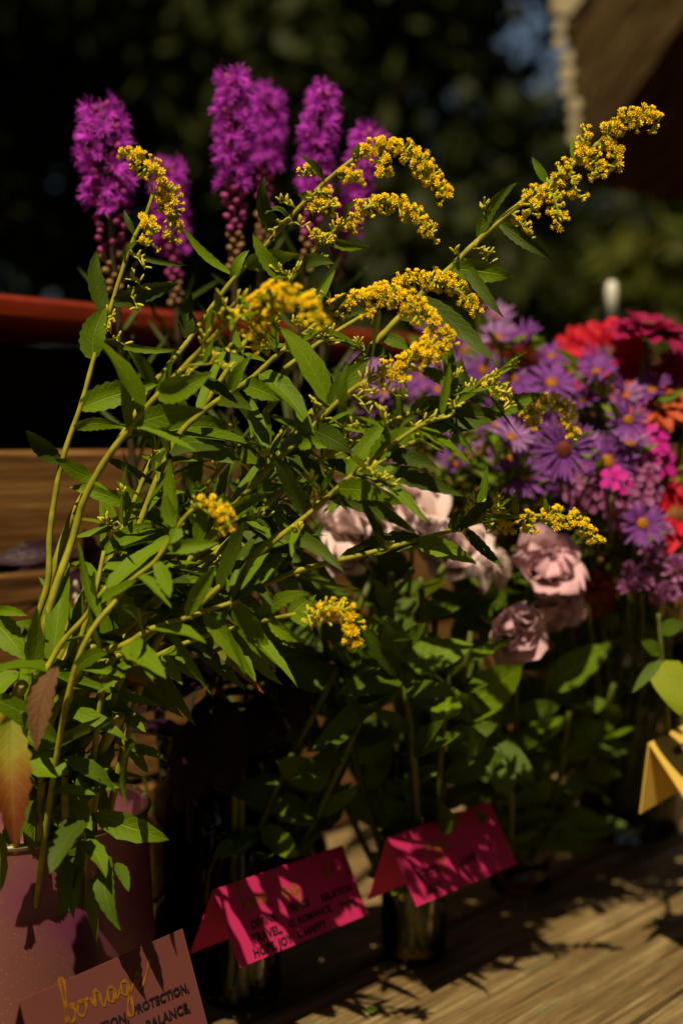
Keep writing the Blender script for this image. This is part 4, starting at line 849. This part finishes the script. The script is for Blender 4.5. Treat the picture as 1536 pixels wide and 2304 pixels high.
def liatris(label, top, bot, wpx, nflow, seed, foot):
    """top/bot of the spike in px with depth; the upper share nflow is in flower"""
    q = random.Random(seed); a, b = P(*bot), P(*top); root = empty('blazing_star', Vector((foot[0], foot[1], 0.01)), label, 'blazing star', 'blazing star spikes')
    base = root.location.copy(); mid = a.lerp(base, .5) + Vector((0.0, 0, 0))
    stemtube(root, [base, mid, a, a.lerp(b, .5), b], .0030, .0016, M['liatris_core'])
    for k in range(26):                                    # grassy leaves under the spike
        p = a.lerp(base, k/34); an = q.uniform(0, 6.28); ln = q.uniform(.035, .06)
        leaf('leaf', root, p, p + Vector((math.cos(an)*ln*.6, math.sin(an)*ln*.6, ln*q.uniform(.3, .9))), .0028, M['leaf_dark'], seg=5, teeth=0, fold=.1, a=.3, b=.5, r=q)
    L = (b-a).length; R = wpx/F*top[2]*.5; T = (b-a).normalized(); n = int(L/.00165)
    for i in range(n):
        t = (i+.5)/n; p = a.lerp(b, t); an = i*2.39996 + q.uniform(-.2, .2); e1 = T.cross(FWD).normalized(); e2 = T.cross(e1)
        o = e1*math.cos(an) + e2*math.sin(an); pr = R*(.5+.5*min(1, t*1.7))*(1 if t < .88 else 1-.45*(t-.88)/.12)*q.uniform(.86, 1.1)
        if t > 1-nflow + q.uniform(-.07, .07):
            inst('flower_head', hv[q.randrange(4)], root, frame(p + o*max(pr-.0125, .001) - root.location, o + T*q.uniform(.25, .8), scale=q.uniform(.85, 1.12), roll=q.uniform(0, 6)))
        else:
            g = t < (1-nflow)*.45
            inst('bud', lb2 if g else lb1, root, frame(p + o*max(pr-.0085, .001) - root.location, o + T*.6, scale=q.uniform(.75, 1.05)))
liatris('wide purple blazing star spike leaning left, tallest of the left pair', (228, 240, .93), (262, 660, .96), 140, .54, 1, (LJ.x-.02, LJ.y+.01))
liatris('slim purple blazing star spike half hidden behind the hooked goldenrod plume', (378, 370, 1.02), (398, 690, 1.04), 66, .6, 2, (LJ.x-.01, LJ.y+.04))
liatris('tallest purple blazing star spike standing in the middle of the row', (528, 176, .95), (530, 610, .98), 100, .58, 3, (LJ.x+.0, LJ.y+.0))
liatris('narrow purple blazing star spike right behind the tallest one', (606, 208, 1.02), (590, 560, 1.05), 72, .48, 4, (LJ.x+.015, LJ.y+.04))
liatris('purple blazing star spike behind the two arching goldenrod plumes', (728, 205, .97), (690, 620, 1.0), 100, .58, 5, (LJ.x+.02, LJ.y+.01))
liatris('short purple blazing star spike whose tip shows above the highest goldenrod arch', (836, 300, 1.0), (745, 640, 1.03), 66, .7, 6, (LJ.x+.03, LJ.y+.02))
vessel('brown_jar', 'dark amber jar hidden among leaves holding the blazing stars', 'jar', LJ.x+.003, LJ.y+.015, jp(0.045, 0.17), M['glass_amber'], 0.09)

# ------------------------------------------------------------------ purple basil
def basil(label, pts, foot, leaves, seed):
    q = random.Random(seed); root = empty('purple_basil', foot, label, 'basil', 'purple basil stems')
    w = stemtube(root, [foot] + [P(*p) for p in pts], .0026, .0014, M['stem_purple'])
    for (bx, by, tx, ty, wd, d, ro) in leaves:
        b3 = min(w, key=lambda v: (Vector((px(v)[0]-bx, px(v)[1]-by, 0))).length).copy()
        if math.hypot(px(b3)[0]-bx, px(b3)[1]-by) > 90: b3 = P(bx, by, d)
        leaf('leaf', root, b3, P(tx, ty, d-.015), wd/F*d, M['leaf_basil'], roll=math.radians(ro), fold=.3, droop=.08, a=.7, b=.8, teeth=.05, r=q)
    for k in range(16):
        i = q.randrange(len(w)//3, len(w)-1); an = q.uniform(0, 6.28); ln = q.uniform(.03, .055)
        leaf('leaf', root, w[i], w[i] + Vector((math.cos(an)*ln, math.sin(an)*ln, ln*q.uniform(-.6, .2))), ln*.45, M['leaf_basil'], face=Vector((0, 0, 1)), fold=.35, a=.7, b=.8, r=q)
bfoot = Vector((BOT.x, BOT.y, .01))
basil('purple basil stem with broad leaves drooping beside the pail', [(430, 1750, .93), (470, 1560, .93), (500, 1430, .93), (430, 1340, .94)], bfoot, [(500, 1560, 520, 1790, 150, .92, 5), (440, 1600, 400, 1830, 120, .91, -20), (470, 1500, 330, 1600, 90, .92, 20), (480, 1470, 600, 1530, 90, .93, 15), (440, 1400, 250, 1430, 80, .93, 10)], 1)
basil('purple basil stem with pointed leaf hanging before the green foliage', [(520, 1800, .95), (600, 1560, .95), (640, 1440, .95)], bfoot + Vector((.004, .004, 0)), [(680, 1460, 690, 1680, 74, .94, 10), (600, 1560, 560, 1690, 80, .94, -10), (640, 1440, 560, 1400, 60, .95, 10)], 2)
basil('purple basil sprig spread against the brown boards', [(380, 1700, .98), (300, 1450, 1.0), (220, 1310, 1.01), (180, 1240, 1.01)], bfoot + Vector((-.004, .006, 0)), [(150, 1262, -20, 1268, 60, 1.01, 10), (195, 1300, 190, 1190, 50, 1.0, 20), (225, 1320, 235, 1220, 70, 1.0, -10), (260, 1380, 190, 1400, 50, 1.0, 0)], 3)
root = empty('white_filler', Vector((BOT.x-.01, BOT.y+.01, .02)), 'sprig of tiny white blossoms beside the basil', 'flower')
w = stemtube(root, [root.location.copy(), P(300, 1650, .97), P(225, 1400, .97), P(205, 1345, .97)], .0015, .001, M['stem_dull'])
mb = MB(); q = random.Random(5)
for k in range(26):
    c = P(q.uniform(170, 235), q.uniform(1320, 1365), q.uniform(.96, .98)); mb.tube([w[-1], c], .0003, 3); mb.tube([c, c+UPV*.003, c+UPV*.005], [.001, .0018, .0004], 5, 1)
tag(mb.obj('blossom', [M['stem_dull'], M['white']], root), kind='stuff')

# ------------------------------------------------------------------ lisianthus
lp = {}
for key in ('lisi', 'lisi_mauve'): lp[key] = [petal_mesh('petal', M[key], .034, .034, cup=.75, tipr=.55, seg=8, ruffle=.22, curl=.12, ph=k*1.7) for k in range(4)]
cal = MB(); cal.lathe([(.001, -.006), (.004, -.004), (.0055, 0), (.005, .004), (.003, .006)], 10); calm = cal.mesh('calyx', [M['lisi_green']])
def lisianthus(label, c, face, size, key, foot, seed, bud=False, nleaf=7):
    q = random.Random(seed); p = P(*c); root = empty('lisianthus', foot, label, 'lisianthus', 'pale lisianthus flowers')
    size *= .9; face = Vector(face).normalized(); back = p - face*.014*size
    w = stemtube(root, [foot, foot.lerp(back, .55) + Vector((q.uniform(-.02, .02), .01, .01)), back - face*.03, back], .0021, .0015, M['stem_dull'])
    cx = inst('bloom', calm, root, frame(back - root.location, face, scale=size*1.2))
    for ring, (n, tilt, sc, r0) in enumerate([(4, 84, .66, .001), (5, 72, .82, .002), (6, 54, .94, .003), (5, 34, .98, .003)] if not bud else [(3, 86, .62, .001), (4, 80, .74, .002)]):
        for i in range(n):
            a = i*6.283/n + ring*.6 + q.uniform(-.2, .2)
            Mx = Matrix.Rotation(a, 4, 'Z') @ Matrix.Translation((r0, 0, 0)) @ Matrix.Rotation(-math.radians(tilt + q.uniform(-9, 9)), 4, 'Y') @ Matrix.Scale(sc*q.uniform(.9, 1.08)/1.2, 4)
            inst('petal', lp[key][q.randrange(4)], cx, Mx)
    for i in range(nleaf):
        k = q.randrange(int(len(w)*.22), int(len(w)*.85)); an = q.uniform(0, 6.28); ln = q.uniform(.030, .055)
        d = Vector((math.cos(an), math.sin(an)-.4, q.uniform(-.3, .9))).normalized()
        leaf('leaf', root, w[k], w[k]+d*ln, ln*q.uniform(.34, .5), M['leaf_fresh'], face=(SUN*.6-FWD*.6+rvec(q)*.5).normalized(), fold=.15, teeth=0, a=.5, b=.7, droop=q.uniform(-.1, .1), seg=7, r=q)
def ft(J, q=[0]): q[0] += 1; return J + Vector((.009*math.cos(q[0]*2.4), .009*math.sin(q[0]*2.4), .008))
lisianthus('large open mauve lisianthus bloom hanging under the level goldenrod plume', (1222, 1275, 1.0), (.15, -.8, .5), 1.12, 'lisi_mauve', ft(JAR3), 1)
lisianthus('second petal layer lisianthus bloom drooping just below the large mauve one', (1248, 1345, 1.03), (.35, -.8, .0), .95, 'lisi_mauve', ft(JAR3), 2)
lisianthus('mauve lisianthus bloom nodding lowest towards the pink tag', (1150, 1420, .97), (.3, -.85, .05), 1.0, 'lisi_mauve', ft(JAR2), 3)
lisianthus('shaded dusky lisianthus bloom tucked right of the lowest one', (1215, 1415, 1.05), (.6, -.6, -.3), .7, 'lisi_mauve', ft(JAR3), 4)
lisianthus('cream pink lisianthus bud left of the large mauve bloom', (1108, 1285, .98), (-.1, -.5, .8), 1.15, 'lisi', ft(JAR3), 5, True)
lisianthus('pale lisianthus bloom behind the dark goldenrod leaf', (1035, 1250, 1.0), (-.2, -.8, .5), 1.1, 'lisi', ft(JAR2), 6)
lisianthus('pale pink lisianthus bloom with rounded top behind the level goldenrod', (915, 1180, .98), (-.1, -.7, .7), 1.3, 'lisi', ft(JAR2), 7)
lisianthus('pale pink lisianthus bloom leftmost of its cluster', (815, 1178, .99), (-.3, -.8, .5), 1.3, 'lisi', ft(JAR2), 8)
lisianthus('pale lisianthus bloom under the leftmost one', (790, 1245, 1.0), (-.3, -.8, .4), 1.0, 'lisi', ft(JAR2), 9)
lisianthus('tiny pink lisianthus bud between the green stems', (850, 1320, 1.04), (0, -.7, .5), .45, 'lisi', ft(JAR2), 10, True)
# broad leaved stems filling the space under the lisianthus
for k, (tx, ty, d) in enumerate([(840, 1290, .95), (880, 1290, .97), (945, 1300, .93), (1000, 1270, .96), (720, 1400, .95), (1060, 1420, .93), (760, 1500, .92), (1010, 1500, .92), (660, 1480, .98), (900, 1420, .91), (980, 1380, .95), (1080, 1480, 1.0), (1160, 1520, 1.0), (1240, 1500, 1.02), (1320, 1450, 1.05), (1120, 1600, .98), (1280, 1600, 1.04), (1380, 1540, 1.06)]):
    q = random.Random(200+k); foot = ft(JAR3 if k > 10 else (JAR2 if k % 3 else JAR1))
    root = empty('leafy_stem', foot, 'cut green stem with broad leaves below the pale lisianthus' if k < 11 else 'shaded broad leaved stem in the ribbed jar below the mauve lisianthus', 'stem', 'broad leaved stems in the clear jars' if k < 11 else 'broad leaved stems in the ribbed jar')
    top = P(tx, ty, d); w = stemtube(root, [foot, foot.lerp(top, .5) + Vector((q.uniform(-.015, .015), 0, 0)), top], .0026, .0022, M['stem_dull'])
    for i in range(12):
        j = q.randrange(int(len(w)*.3), len(w)-1); an = q.uniform(0, 6.28); ln = q.uniform(.030, .062)
        dv = Vector((math.cos(an), math.sin(an)-.4, q.uniform(-.5, .9))).normalized()
        leaf('leaf', root, w[j], w[j]+dv*ln, ln*q.uniform(.32, .5), M['leaf_fresh' if q.random() < .7 else 'leaf'], face=(SUN*.6-FWD*.5+rvec(q)*.6).normalized(), fold=.15, teeth=.02, a=.5, b=.75, droop=q.uniform(-.12, .1), seg=7, r=q)

root = empty('leafy_stem', ft(JAR2), 'tall green stem with the broadest sunlit leaves between the clear jar and the lisianthus', 'stem')
w = stemtube(root, [root.location.copy(), P(930, 1700, .93), P(900, 1500, .91), P(880, 1360, .90), P(930, 1280, .90)], .0026, .002, M['stem_dull'])
for (bx, by, tx, ty, wd) in [(890, 1500, 872, 1385, 72), (905, 1520, 800, 1400, 44), (900, 1530, 760, 1560, 60), (930, 1690, 1000, 1620, 44), (895, 1470, 960, 1400, 40), (900, 1540, 700, 1690, 52), (930, 1690, 1040, 1650, 40), (910, 1560, 1040, 1560, 44), (925, 1650, 840, 1600, 40), (880, 1380, 840, 1300, 34)]:
    b3 = min(w, key=lambda v: math.hypot(px(v)[0]-bx, px(v)[1]-by)).copy()
    leaf('leaf', root, b3, P(tx, ty, .88), wd/F*.9, M['leaf_fresh'], fold=.12, teeth=.02, a=.55, b=.75, droop=.06)
root = empty('leafy_stem', ft(JAR3), 'stem with squarish bright leaf hanging over the ribbed jar', 'stem')
w = stemtube(root, [root.location.copy(), P(1150, 1800, 1.0), P(1120, 1650, .97), P(1090, 1560, .96)], .002, .0016, M['stem_dull'])
for (bx, by, tx, ty, wd) in [(1110, 1665, 1140, 1790, 64), (1120, 1650, 1200, 1760, 40), (1100, 1600, 1030, 1660, 36)]: leaf('leaf', root, P(bx, by, .97), P(tx, ty, .95), wd/F*.96, M['leaf_fresh'], fold=.1, teeth=0, a=.4, b=.45)

# ------------------------------------------------------------------ asters
ap = {k: [petal_mesh('petal', M[k], .0185, .0031, cup=.12, tipr=.5, seg=4, curl=c, ph=c) for c in (.0, .12, -.1)] for k in ('aster', 'aster_pale')}
adisc, adisc2 = dome('disc', M['disc'], .0052, .0026, bumps=40), dome('disc', M['disc_red'], .0052, .0026, bumps=40)
def aster(c, face, size, key='aster', label='purple aster with golden centre in the mixed bouquet', seed=0, old=False, closed=0.0, group='asters in the bouquet'):
    q = random.Random(seed); p = P(*c); foot = VASE + Vector((q.uniform(-.028, .028), q.uniform(-.025, .02), .008))
    root = empty('aster', foot, label, 'aster', group); face = Vector(face).normalized(); back = p - face*.004
    mid = foot.lerp(back, .5) + Vector((q.uniform(-.02, .02), .02, .03))
    w = stemtube(root, [foot, mid, back - face*.02 - Vector((0, 0, .012)), back], .0016, .0009, M['stem_dull'])
    d = inst('flower', adisc2 if old else adisc, root, frame(p - root.location, face, scale=size)); n = 30
    for i in range(n):
        a = i*6.283/n + q.uniform(-.07, .07); til = q.uniform(-14, 20) + closed*70
        if q.random() < .07: continue
        inst('petal', ap[key][q.randrange(3)], d, Matrix.Rotation(a, 4, 'Z') @ Matrix.Translation((.0046, 0, .0004)) @ Matrix.Rotation(-math.radians(til), 4, 'Y') @ Matrix.Scale(q.uniform(.82, 1.08), 4))
    for i in range(9):
        j = q.randrange(int(len(w)*.45), len(w)-2); an = q.uniform(0, 6.28); ln = q.uniform(.012, .028)
        leaf('leaf', root, w[j], w[j] + Vector((math.cos(an)*ln, math.sin(an)*ln, ln*.5)), ln*.22, M['leaf'], seg=4, teeth=0, fold=.1, a=.4, b=.6, r=q)
AS = [(1412, 945, .95, .1, -1, .15, 1.0), (1268, 1010, .93, -.2, -1, .0, 1.15), (1190, 955, .97, -.3, -.9, -.35, 1.15), (1365, 1038, .96, .1, -1, .35, 1.05), (1180, 1072, .97, 0, -1, .5, .9),
      (1240, 862, 1.0, 0, -.8, .75, 1.1), (1345, 818, 1.02, .35, -.9, .3, 1.1), (1088, 832, 1.05, -.3, -.9, .3, .95), (1445, 1178, .95, 0, -1, .2, 1.0), (1412, 885, 1.0, .7, -.5, .5, .95),
      (1240, 802, 1.06, -.1, -.6, .9, .95), (1300, 845, 1.05, -.1, -.8, .8, .85), (1030, 865, 1.07, -.5, -.8, .4, .9), (1150, 870, 1.05, -.2, -.9, .5, .95), (1045, 790, 1.1, -.3, -.9, .4, .85),
      (1330, 940, 1.03, .1, -.9, .6, .85), (1480, 1060, 1.02, .3, -.9, .3, .8), (1210, 905, 1.04, -.2, -.8, .7, .9)]
AL = ['fully open purple aster just above the hot magenta phlox', 'large purple aster with reddish centre under the hooked goldenrod plume', 'purple aster with drooping petals touching the pointed goldenrod leaf', 'purple aster with broad golden centre above the packed pink phlox', 'small purple aster lowest on the goldenrod side of the bouquet',
      'purple aster tilted to the sky below the scarlet zinnias', 'lilac purple aster overlapping the bright scarlet zinnia', 'purple aster right under the long dark goldenrod leaf', 'purple aster between the red pointed zinnia and the pompoms', 'sideways turned purple aster touching the coral zinnia',
      'purple aster rising beside the half hidden scarlet zinnia', 'shaded purple aster under the bright scarlet zinnia', 'purple aster behind the pale goldenrod buds', 'purple aster over the tip of the bright pointed goldenrod leaf', 'purple aster before the red rail near the longest goldenrod plume',
      'half shaded purple aster between the tilted one and the hot magenta phlox', 'purple aster beyond the packed pink phlox, under the salmon zinnia', 'purple aster squeezed above the hooked goldenrod plume']
for k, (x, y, d, fx, fy, fz, s) in enumerate(AS): aster((x, y, d+.03), (fx, fy, fz), s*rng.uniform(.68, .98), 'aster', AL[k], seed=300+k, old=k in (1, 2))
AP = [(1115, 715, 1.1, .6), (1140, 768, 1.08, .5), (1175, 760, 1.08, .45), (1110, 762, 1.1, .5), (1150, 985, .98, .2), (1060, 960, 1.08, .3), (1090, 1010, 1.06, .5), (980, 920, 1.1, .4), (920, 900, 1.12, .45), (870, 930, 1.13, .5), (950, 850, 1.14, .5), (830, 870, 1.14, .5), (1000, 830, 1.13, .45), (900, 960, 1.12, .4), (960, 980, 1.1, .5), (850, 1000, 1.12, .5), (1010, 770, 1.14, .5), (1270, 830, 1.1, .4)]
qa = random.Random(12)
AP += [(qa.uniform(800, 1260), qa.uniform(745, 1060), qa.uniform(1.0, 1.09), qa.uniform(.1, .6)) for _ in range(24)] + [(qa.uniform(1180, 1500), qa.uniform(830, 1130), qa.uniform(1.0, 1.08), qa.uniform(.0, .4)) for _ in range(16)]
for k, (x, y, d, cl) in enumerate(AP): aster((x, y, d), (rng.uniform(-.5, .3), -.6, .8), .72, 'aster_pale' if k in (0, 4) or k % 3 == 0 else 'aster', 'small half closed lilac aster behind the open ones', 340+k, closed=cl*.7, group='small lilac asters')

# ------------------------------------------------------------------ zinnias
zeye = dome('eye', M['zin_eye'], .006, .004, bumps=30)
zp = {k: [petal_mesh('petal', M[k], .022, .0105, cup=.25, tipr=.4, seg=4, curl=c) for c in (.1, .25)] for k in ('zin_red', 'zin_crim', 'zin_coral', 'zin_salmon', 'zin_rust')}
def zinnia(label, c, face, size, key, seed, leafy=2, layers=((13, 2, 1.0), (11, 16, .85), (8, 34, .62))):
    q = random.Random(seed); p = P(*c); foot = VASE + Vector((q.uniform(-.028, .028), q.uniform(-.025, .02), .008))
    root = empty('zinnia', foot, label, 'zinnia', 'zinnias in the bouquet'); face = Vector(face).normalized(); back = p - face*.008
    w = stemtube(root, [foot, Vector((p.x*.75+foot.x*.25, p.y*.6+foot.y*.4, foot.z*.45+p.z*.55)), back - face*.03 - Vector((0, 0, .02)), back], .0026, .0021, M['stem_dull'])
    size *= .86; e = inst('flower', zeye, root, frame(p - root.location, face, scale=size))
    for (n, til, sc) in layers:
        for i in range(n):
            a = i*6.283/n + til*.05 + q.uniform(-.1, .1)
            inst('petal', zp[key][q.randrange(2)], e, Matrix.Rotation(a, 4, 'Z') @ Matrix.Translation((.003, 0, -.001+til*.00005)) @ Matrix.Rotation(-math.radians(til+q.uniform(-6, 6)), 4, 'Y') @ Matrix.Scale(sc*q.uniform(.9, 1.06), 4))
    for i in range(leafy):
        j = q.randrange(int(len(w)*.3), int(len(w)*.8)); an = q.uniform(0, 6.28); ln = q.uniform(.04, .06)
        leaf('leaf', root, w[j], w[j] + Vector((math.cos(an)*ln, math.sin(an)*ln-.01, ln*.2)), ln*.42, M['leaf_fresh'], face=SUN, teeth=0, fold=.2, a=.45, b=.8, r=q)
    return root, w
zinnia('bright scarlet zinnia behind the lilac asters', (1365, 800, 1.06), (-.2, -.95, .35), 1.55, 'zin_red', 1)
zinnia('scarlet zinnia half hidden left of the brightest one', (1300, 785, 1.12), (-.4, -.9, .3), 1.0, 'zin_red', 2)
zinnia('tall dark crimson zinnia seen from the side above the scarlet ones', (1458, 745, 1.03), (.1, -.34, .94), 1.45, 'zin_crim', 3)
zinnia('crimson zinnia at the outer right of the bouquet', (1545, 835, 1.05), (-.2, -.9, .3), 1.2, 'zin_crim', 4)
zinnia('coral orange zinnia tilted upward below the crimson one', (1468, 908, 1.03), (.1, -.7, .75), 1.45, 'zin_coral', 5)
zinnia('salmon zinnia right of the coral one', (1532, 908, 1.04), (.1, -.8, .5), 1.1, 'zin_salmon', 6)
zinnia('red zinnia with pointed petals near the hot pink phlox', (1520, 1158, 1.02), (.2, -.85, .5), 1.35, 'zin_red', 7, layers=((9, 4, 1.1), (7, 18, .8)))
zinnia('rust orange zinnia facing down in the shade by the mauve lisianthus', (1330, 1345, 1.06), (.3, -.8, -.4), 1.1, 'zin_rust', 8)
zinnia('dim crimson zinnia deep inside the bouquet', (1240, 1120, 1.1), (-.2, -.9, .2), 1.0, 'zin_crim', 9)
zr, zw = zinnia('rust zinnia low behind the lisianthus leaves', (1000, 1180, 1.14), (-.1, -.9, .2), .6, 'zin_rust', 10)
j = zw[len(zw)//2]
lz = empty('zinnia_leaf_stem', VASE + Vector((.02, -.03, .01)), 'lone stem with large lime green pointed leaf above the yellow tag', 'leaf')
w = stemtube(lz, [lz.location.copy(), P(1500, 1650, .99), P(1488, 1480, .955), P(1480, 1380, .95)], .002, .0016, M['stem_dull'])
leaf('leaf', lz, P(1488, 1485, .955), P(1532, 1612, .935), 80/F*.95, M['leaf_lime'], fold=.12, teeth=0, a=.35, b=.9, droop=.05)
leaf('leaf', lz, P(1486, 1470, .955), P(1440, 1440, .945), 34/F*.95, M['leaf_fresh'], fold=.12, teeth=0)
leaf('leaf', lz, P(1484, 1420, .955), P(1540, 1400, .945), 40/F*.95, M['leaf_fresh'], fold=.12, teeth=0)
leaf('leaf', lz, P(1486, 1480, .955), P(1420, 1560, .945), 26/F*.95, M['leaf_fresh'], fold=.12, teeth=0)

# ------------------------------------------------------------------ phlox and pompoms
def phl(nm, mat):
    mb = MB()
    for k in range(5):
        a = k*1.2566; c, s = math.cos(a), math.sin(a); pts = [(.001, 0), (.006, -.0034), (.0095, -.002), (.0098, .002), (.006, .0034)]
        mb.add([(x*c-y*s, x*s+y*c, .0012*math.sin(x*300)) for x, y in pts], [(0, 1, 2, 3, 4)], 0, [(.5, 0), (0, .6), (.3, 1), (.7, 1), (1, .6)])
    mb.tube([(0, 0, -.010), (0, 0, 0.0003)], [.0006, .0012], 5, 1); return mb.mesh(nm, [mat, M['zin_crim']])
phm = {'phlox': phl('floret', M['phlox']), 'phlox_hot': phl('floret', M['phlox_hot'])}
def phlox(label, c, rpx, n, key, size, seed):
    q = random.Random(seed); p = P(*c); foot = VASE + Vector((q.uniform(-.028, .028), q.uniform(-.025, .02), .008)); root = empty('phlox', foot, label, 'phlox', 'phlox heads')
    R = rpx/F*c[2]; stemtube(root, [foot, foot.lerp(p, .55) + Vector((0, .02, .02)), p - Vector((0, -.02, .03)), p + Vector((0, .012, 0))], .0018, .0013, M['stem_dull'])
    for i in range(n):
        a = i*2.4; rr = math.sqrt((i+.4)/n); o = Vector((math.cos(a)*rr, -math.sqrt(max(0, 1-rr*rr*.85)), math.sin(a)*rr))
        inst('floret', phm[key], root, frame(p + Vector((o.x*R, (o.y+.6)*R*.7, o.z*R)) - root.location, o*.6 + Vector((-.05, -.7, .35)) + rvec(q)*.25, scale=size*q.uniform(.85, 1.1), roll=q.uniform(0, 6)))
phlox('pink phlox head packed beside the golden centred asters', (1400, 1090, 1.0), 84, 17, 'phlox', 1.0, 1)
phlox('pink phlox head under the asters, left of the packed one', (1325, 1092, 1.01), 54, 8, 'phlox', .95, 2)
phlox('hot magenta phlox florets right of the asters', (1450, 1018, 1.01), 54, 8, 'phlox_hot', 1.25, 3)
phlox('single hot magenta phlox floret low in the pink heads', (1388, 1085, .97), 16, 2, 'phlox_hot', 1.0, 4)
phlox('dark pink phlox head shaded beneath the asters', (1290, 1125, 1.05), 50, 8, 'phlox', .9, 5)
phlox('magenta phlox floret peeping under the pale lisianthus bud', (1075, 1335, 1.04), 20, 3, 'phlox_hot', .9, 6)
def pompom(c, r, seed, label='lilac pink tufted pompom flower low on the right of the bouquet'):
    q = random.Random(seed); p = P(*c); foot = VASE + Vector((q.uniform(-.02, .03), q.uniform(-.03, .0), .008)); root = empty('pompom_flower', foot, label, 'flower', 'lilac pompom flowers')
    R = r/F*c[2]; stemtube(root, [foot, foot.lerp(p, .55) + Vector((.01, 0, .01)), p - Vector((0, 0, R))], .0015, .001, M['stem_dull']); mb = MB()
    for i in range(85):
        o = rvec(q); o = (o + Vector((0, -.2, .45))).normalized(); sv = o.cross(rvec(q)).normalized(); a = p + o*R*.35; b = p + o*R*q.uniform(.85, 1.08); w = R*.16
        mb.add([a-sv*w*.4, a+sv*w*.4, b+sv*w, b-sv*w], [(0, 1, 2, 3)], 0, [(.2, 0), (.8, 0), (1, 1), (0, 1)])
    mb.obj('flower_tuft', [M['pompom']], root)
for k, (x, y, d, r) in enumerate([(1482, 1205, .97, 34), (1515, 1200, .98, 30), (1465, 1250, .97, 32), (1520, 1280, .96, 34), (1445, 1310, .96, 30), (1412, 1318, .97, 24), (1415, 1280, .98, 20), (1500, 1335, .96, 30), (1480, 1340, .97, 24), (1545, 1325, .97, 30), (1490, 1270, .99, 26)]): pompom((x, y, d+.04), r, 400+k)

# ------------------------------------------------------------------ bouquet filler greenery
for k, (x, y, d, sx, sy, n) in enumerate([(1060, 1030, 1.08, 130, 90, 120), (1130, 1130, 1.06, 130, 80, 120), (930, 1040, 1.1, 110, 80, 90), (1280, 960, 1.08, 170, 110, 120), (1300, 1200, 1.06, 140, 100, 120), (1000, 900, 1.13, 160, 90, 100), (1440, 1130, 1.06, 110, 120, 100), (880, 1090, 1.1, 100, 50, 70)]):
    q = random.Random(500+k); foot = VASE + Vector((q.uniform(-.03, .03), q.uniform(-.02, .03), .008)); c = P(x, y, d)
    root = empty('filler_sprig', foot, 'bushy sprig of tiny olive buds between the asters', 'greenery', 'filler sprigs in the bouquet')
    w = stemtube(root, [foot, foot.lerp(c, .6) + Vector((0, .02, .0)), c], .0018, .0012, M['stem_dull']); mb = MB()
    for i in range(n):
        e = P(x + q.gauss(0, .45)*sx, y + q.gauss(0, .45)*sy, d + q.uniform(-.05, .04)); s = w[q.randrange(len(w)*2//3, len(w))]
        mb.tube([s, (s+e)/2 + Vector((0, 0, -.006)), e], [.0005, .0004, .0003], 3, 0, False)
        o = (e-s).normalized(); mb.tube([e, e+o*.003, e+o*.0065, e+o*.008], [.001, .0026, .0022, .0005], 5, 1 if q.random() < .75 else 2)
        for m_ in range(3):
            f = e - o*q.uniform(.0, .03) + rvec(q)*.004; a = rvec(q); b = a.cross(rvec(q)).normalized(); l_ = q.uniform(.006, .013); mb.add([f, f+a*l_*.5+b*l_*.16, f+a*l_, f+a*l_*.5-b*l_*.16], [(0, 1, 2, 3)], 3)
    tag(mb.obj('bud_spray', [M['stem_dull'], M['filler'], M['filler_red'], M['leaf']], root), kind='stuff')
for k in range(9):                                        # bare flower stems standing in the wide vase
    q = random.Random(600+k); foot = VASE + Vector((q.uniform(-.032, .032), q.uniform(-.03, .03), .008)); top = P(1290 + k*30, 1330 + q.uniform(-40, 60), 1.05 + q.uniform(-.05, .08))
    root = empty('bouquet_stem', foot, 'thin leafy green stem in the wide vase below the bouquet', 'stem', 'stems in the wide vase'); w = stemtube(root, [foot, foot.lerp(top, .5) + Vector((q.uniform(-.01, .01), 0, 0)), top], .0019, .0013, M['stem_dull'])
    for i in range(7):
        j = q.randrange(int(len(w)*.4), len(w)-1); an = q.uniform(0, 6.28); ln = q.uniform(.018, .04)
        leaf('leaf', root, w[j], w[j] + Vector((math.cos(an)*ln, math.sin(an)*ln-.005, ln*q.uniform(-.3, .7))), ln*.35, M['leaf_fresh'], face=(SUN-FWD*.5+rvec(q)*.5).normalized(), teeth=0, fold=.15, seg=6, r=q)
# cut stems standing in the water of the clear jars
for J, xs in ((JAR1, (-.011, .004)), (JAR2, (-.012, -.002, .008))):
    for k, dx in enumerate(xs):
        r_ = empty('jar_stem', J + Vector((dx*.8, -.012, .006)), 'short green cut stem standing in water behind a pink tag', 'stem', 'stems in the clear jars')
        stemtube(r_, [r_.location.copy(), J + Vector((dx*.5-.002*k, -.010, .05)), J + Vector((dx*.3, -.004, .16))], .0023, .0023, M['stem'])

# ------------------------------------------------------------------ leaf litter on the boards
for (x, y, ang, ln, lb) in [(838, 2270, 1.5, .016, 'small green leaf scrap lying on the bare boards'), (922, 2165, .2, .012, 'small green leaf scrap at the foot of a clear jar'), (1180, 2035, .6, .008, 'tiny pale petal scrap on the boards'), (1385, 1935, .5, .014, 'pale chip lying on the boards before the vase')]:
    p = G(x, y, .0016); r_ = empty('leaf_scrap', p, lb, 'leaf'); dv = Vector((math.cos(ang), math.sin(ang), 0))*ln
    leaf('blade', r_, p - dv*.5, p + dv*.5, ln*.4, M['leaf_fresh'] if y > 2100 else M['white'], face=Vector((0, 0, 1)), fold=.12, droop=.03, seg=6, teeth=0)
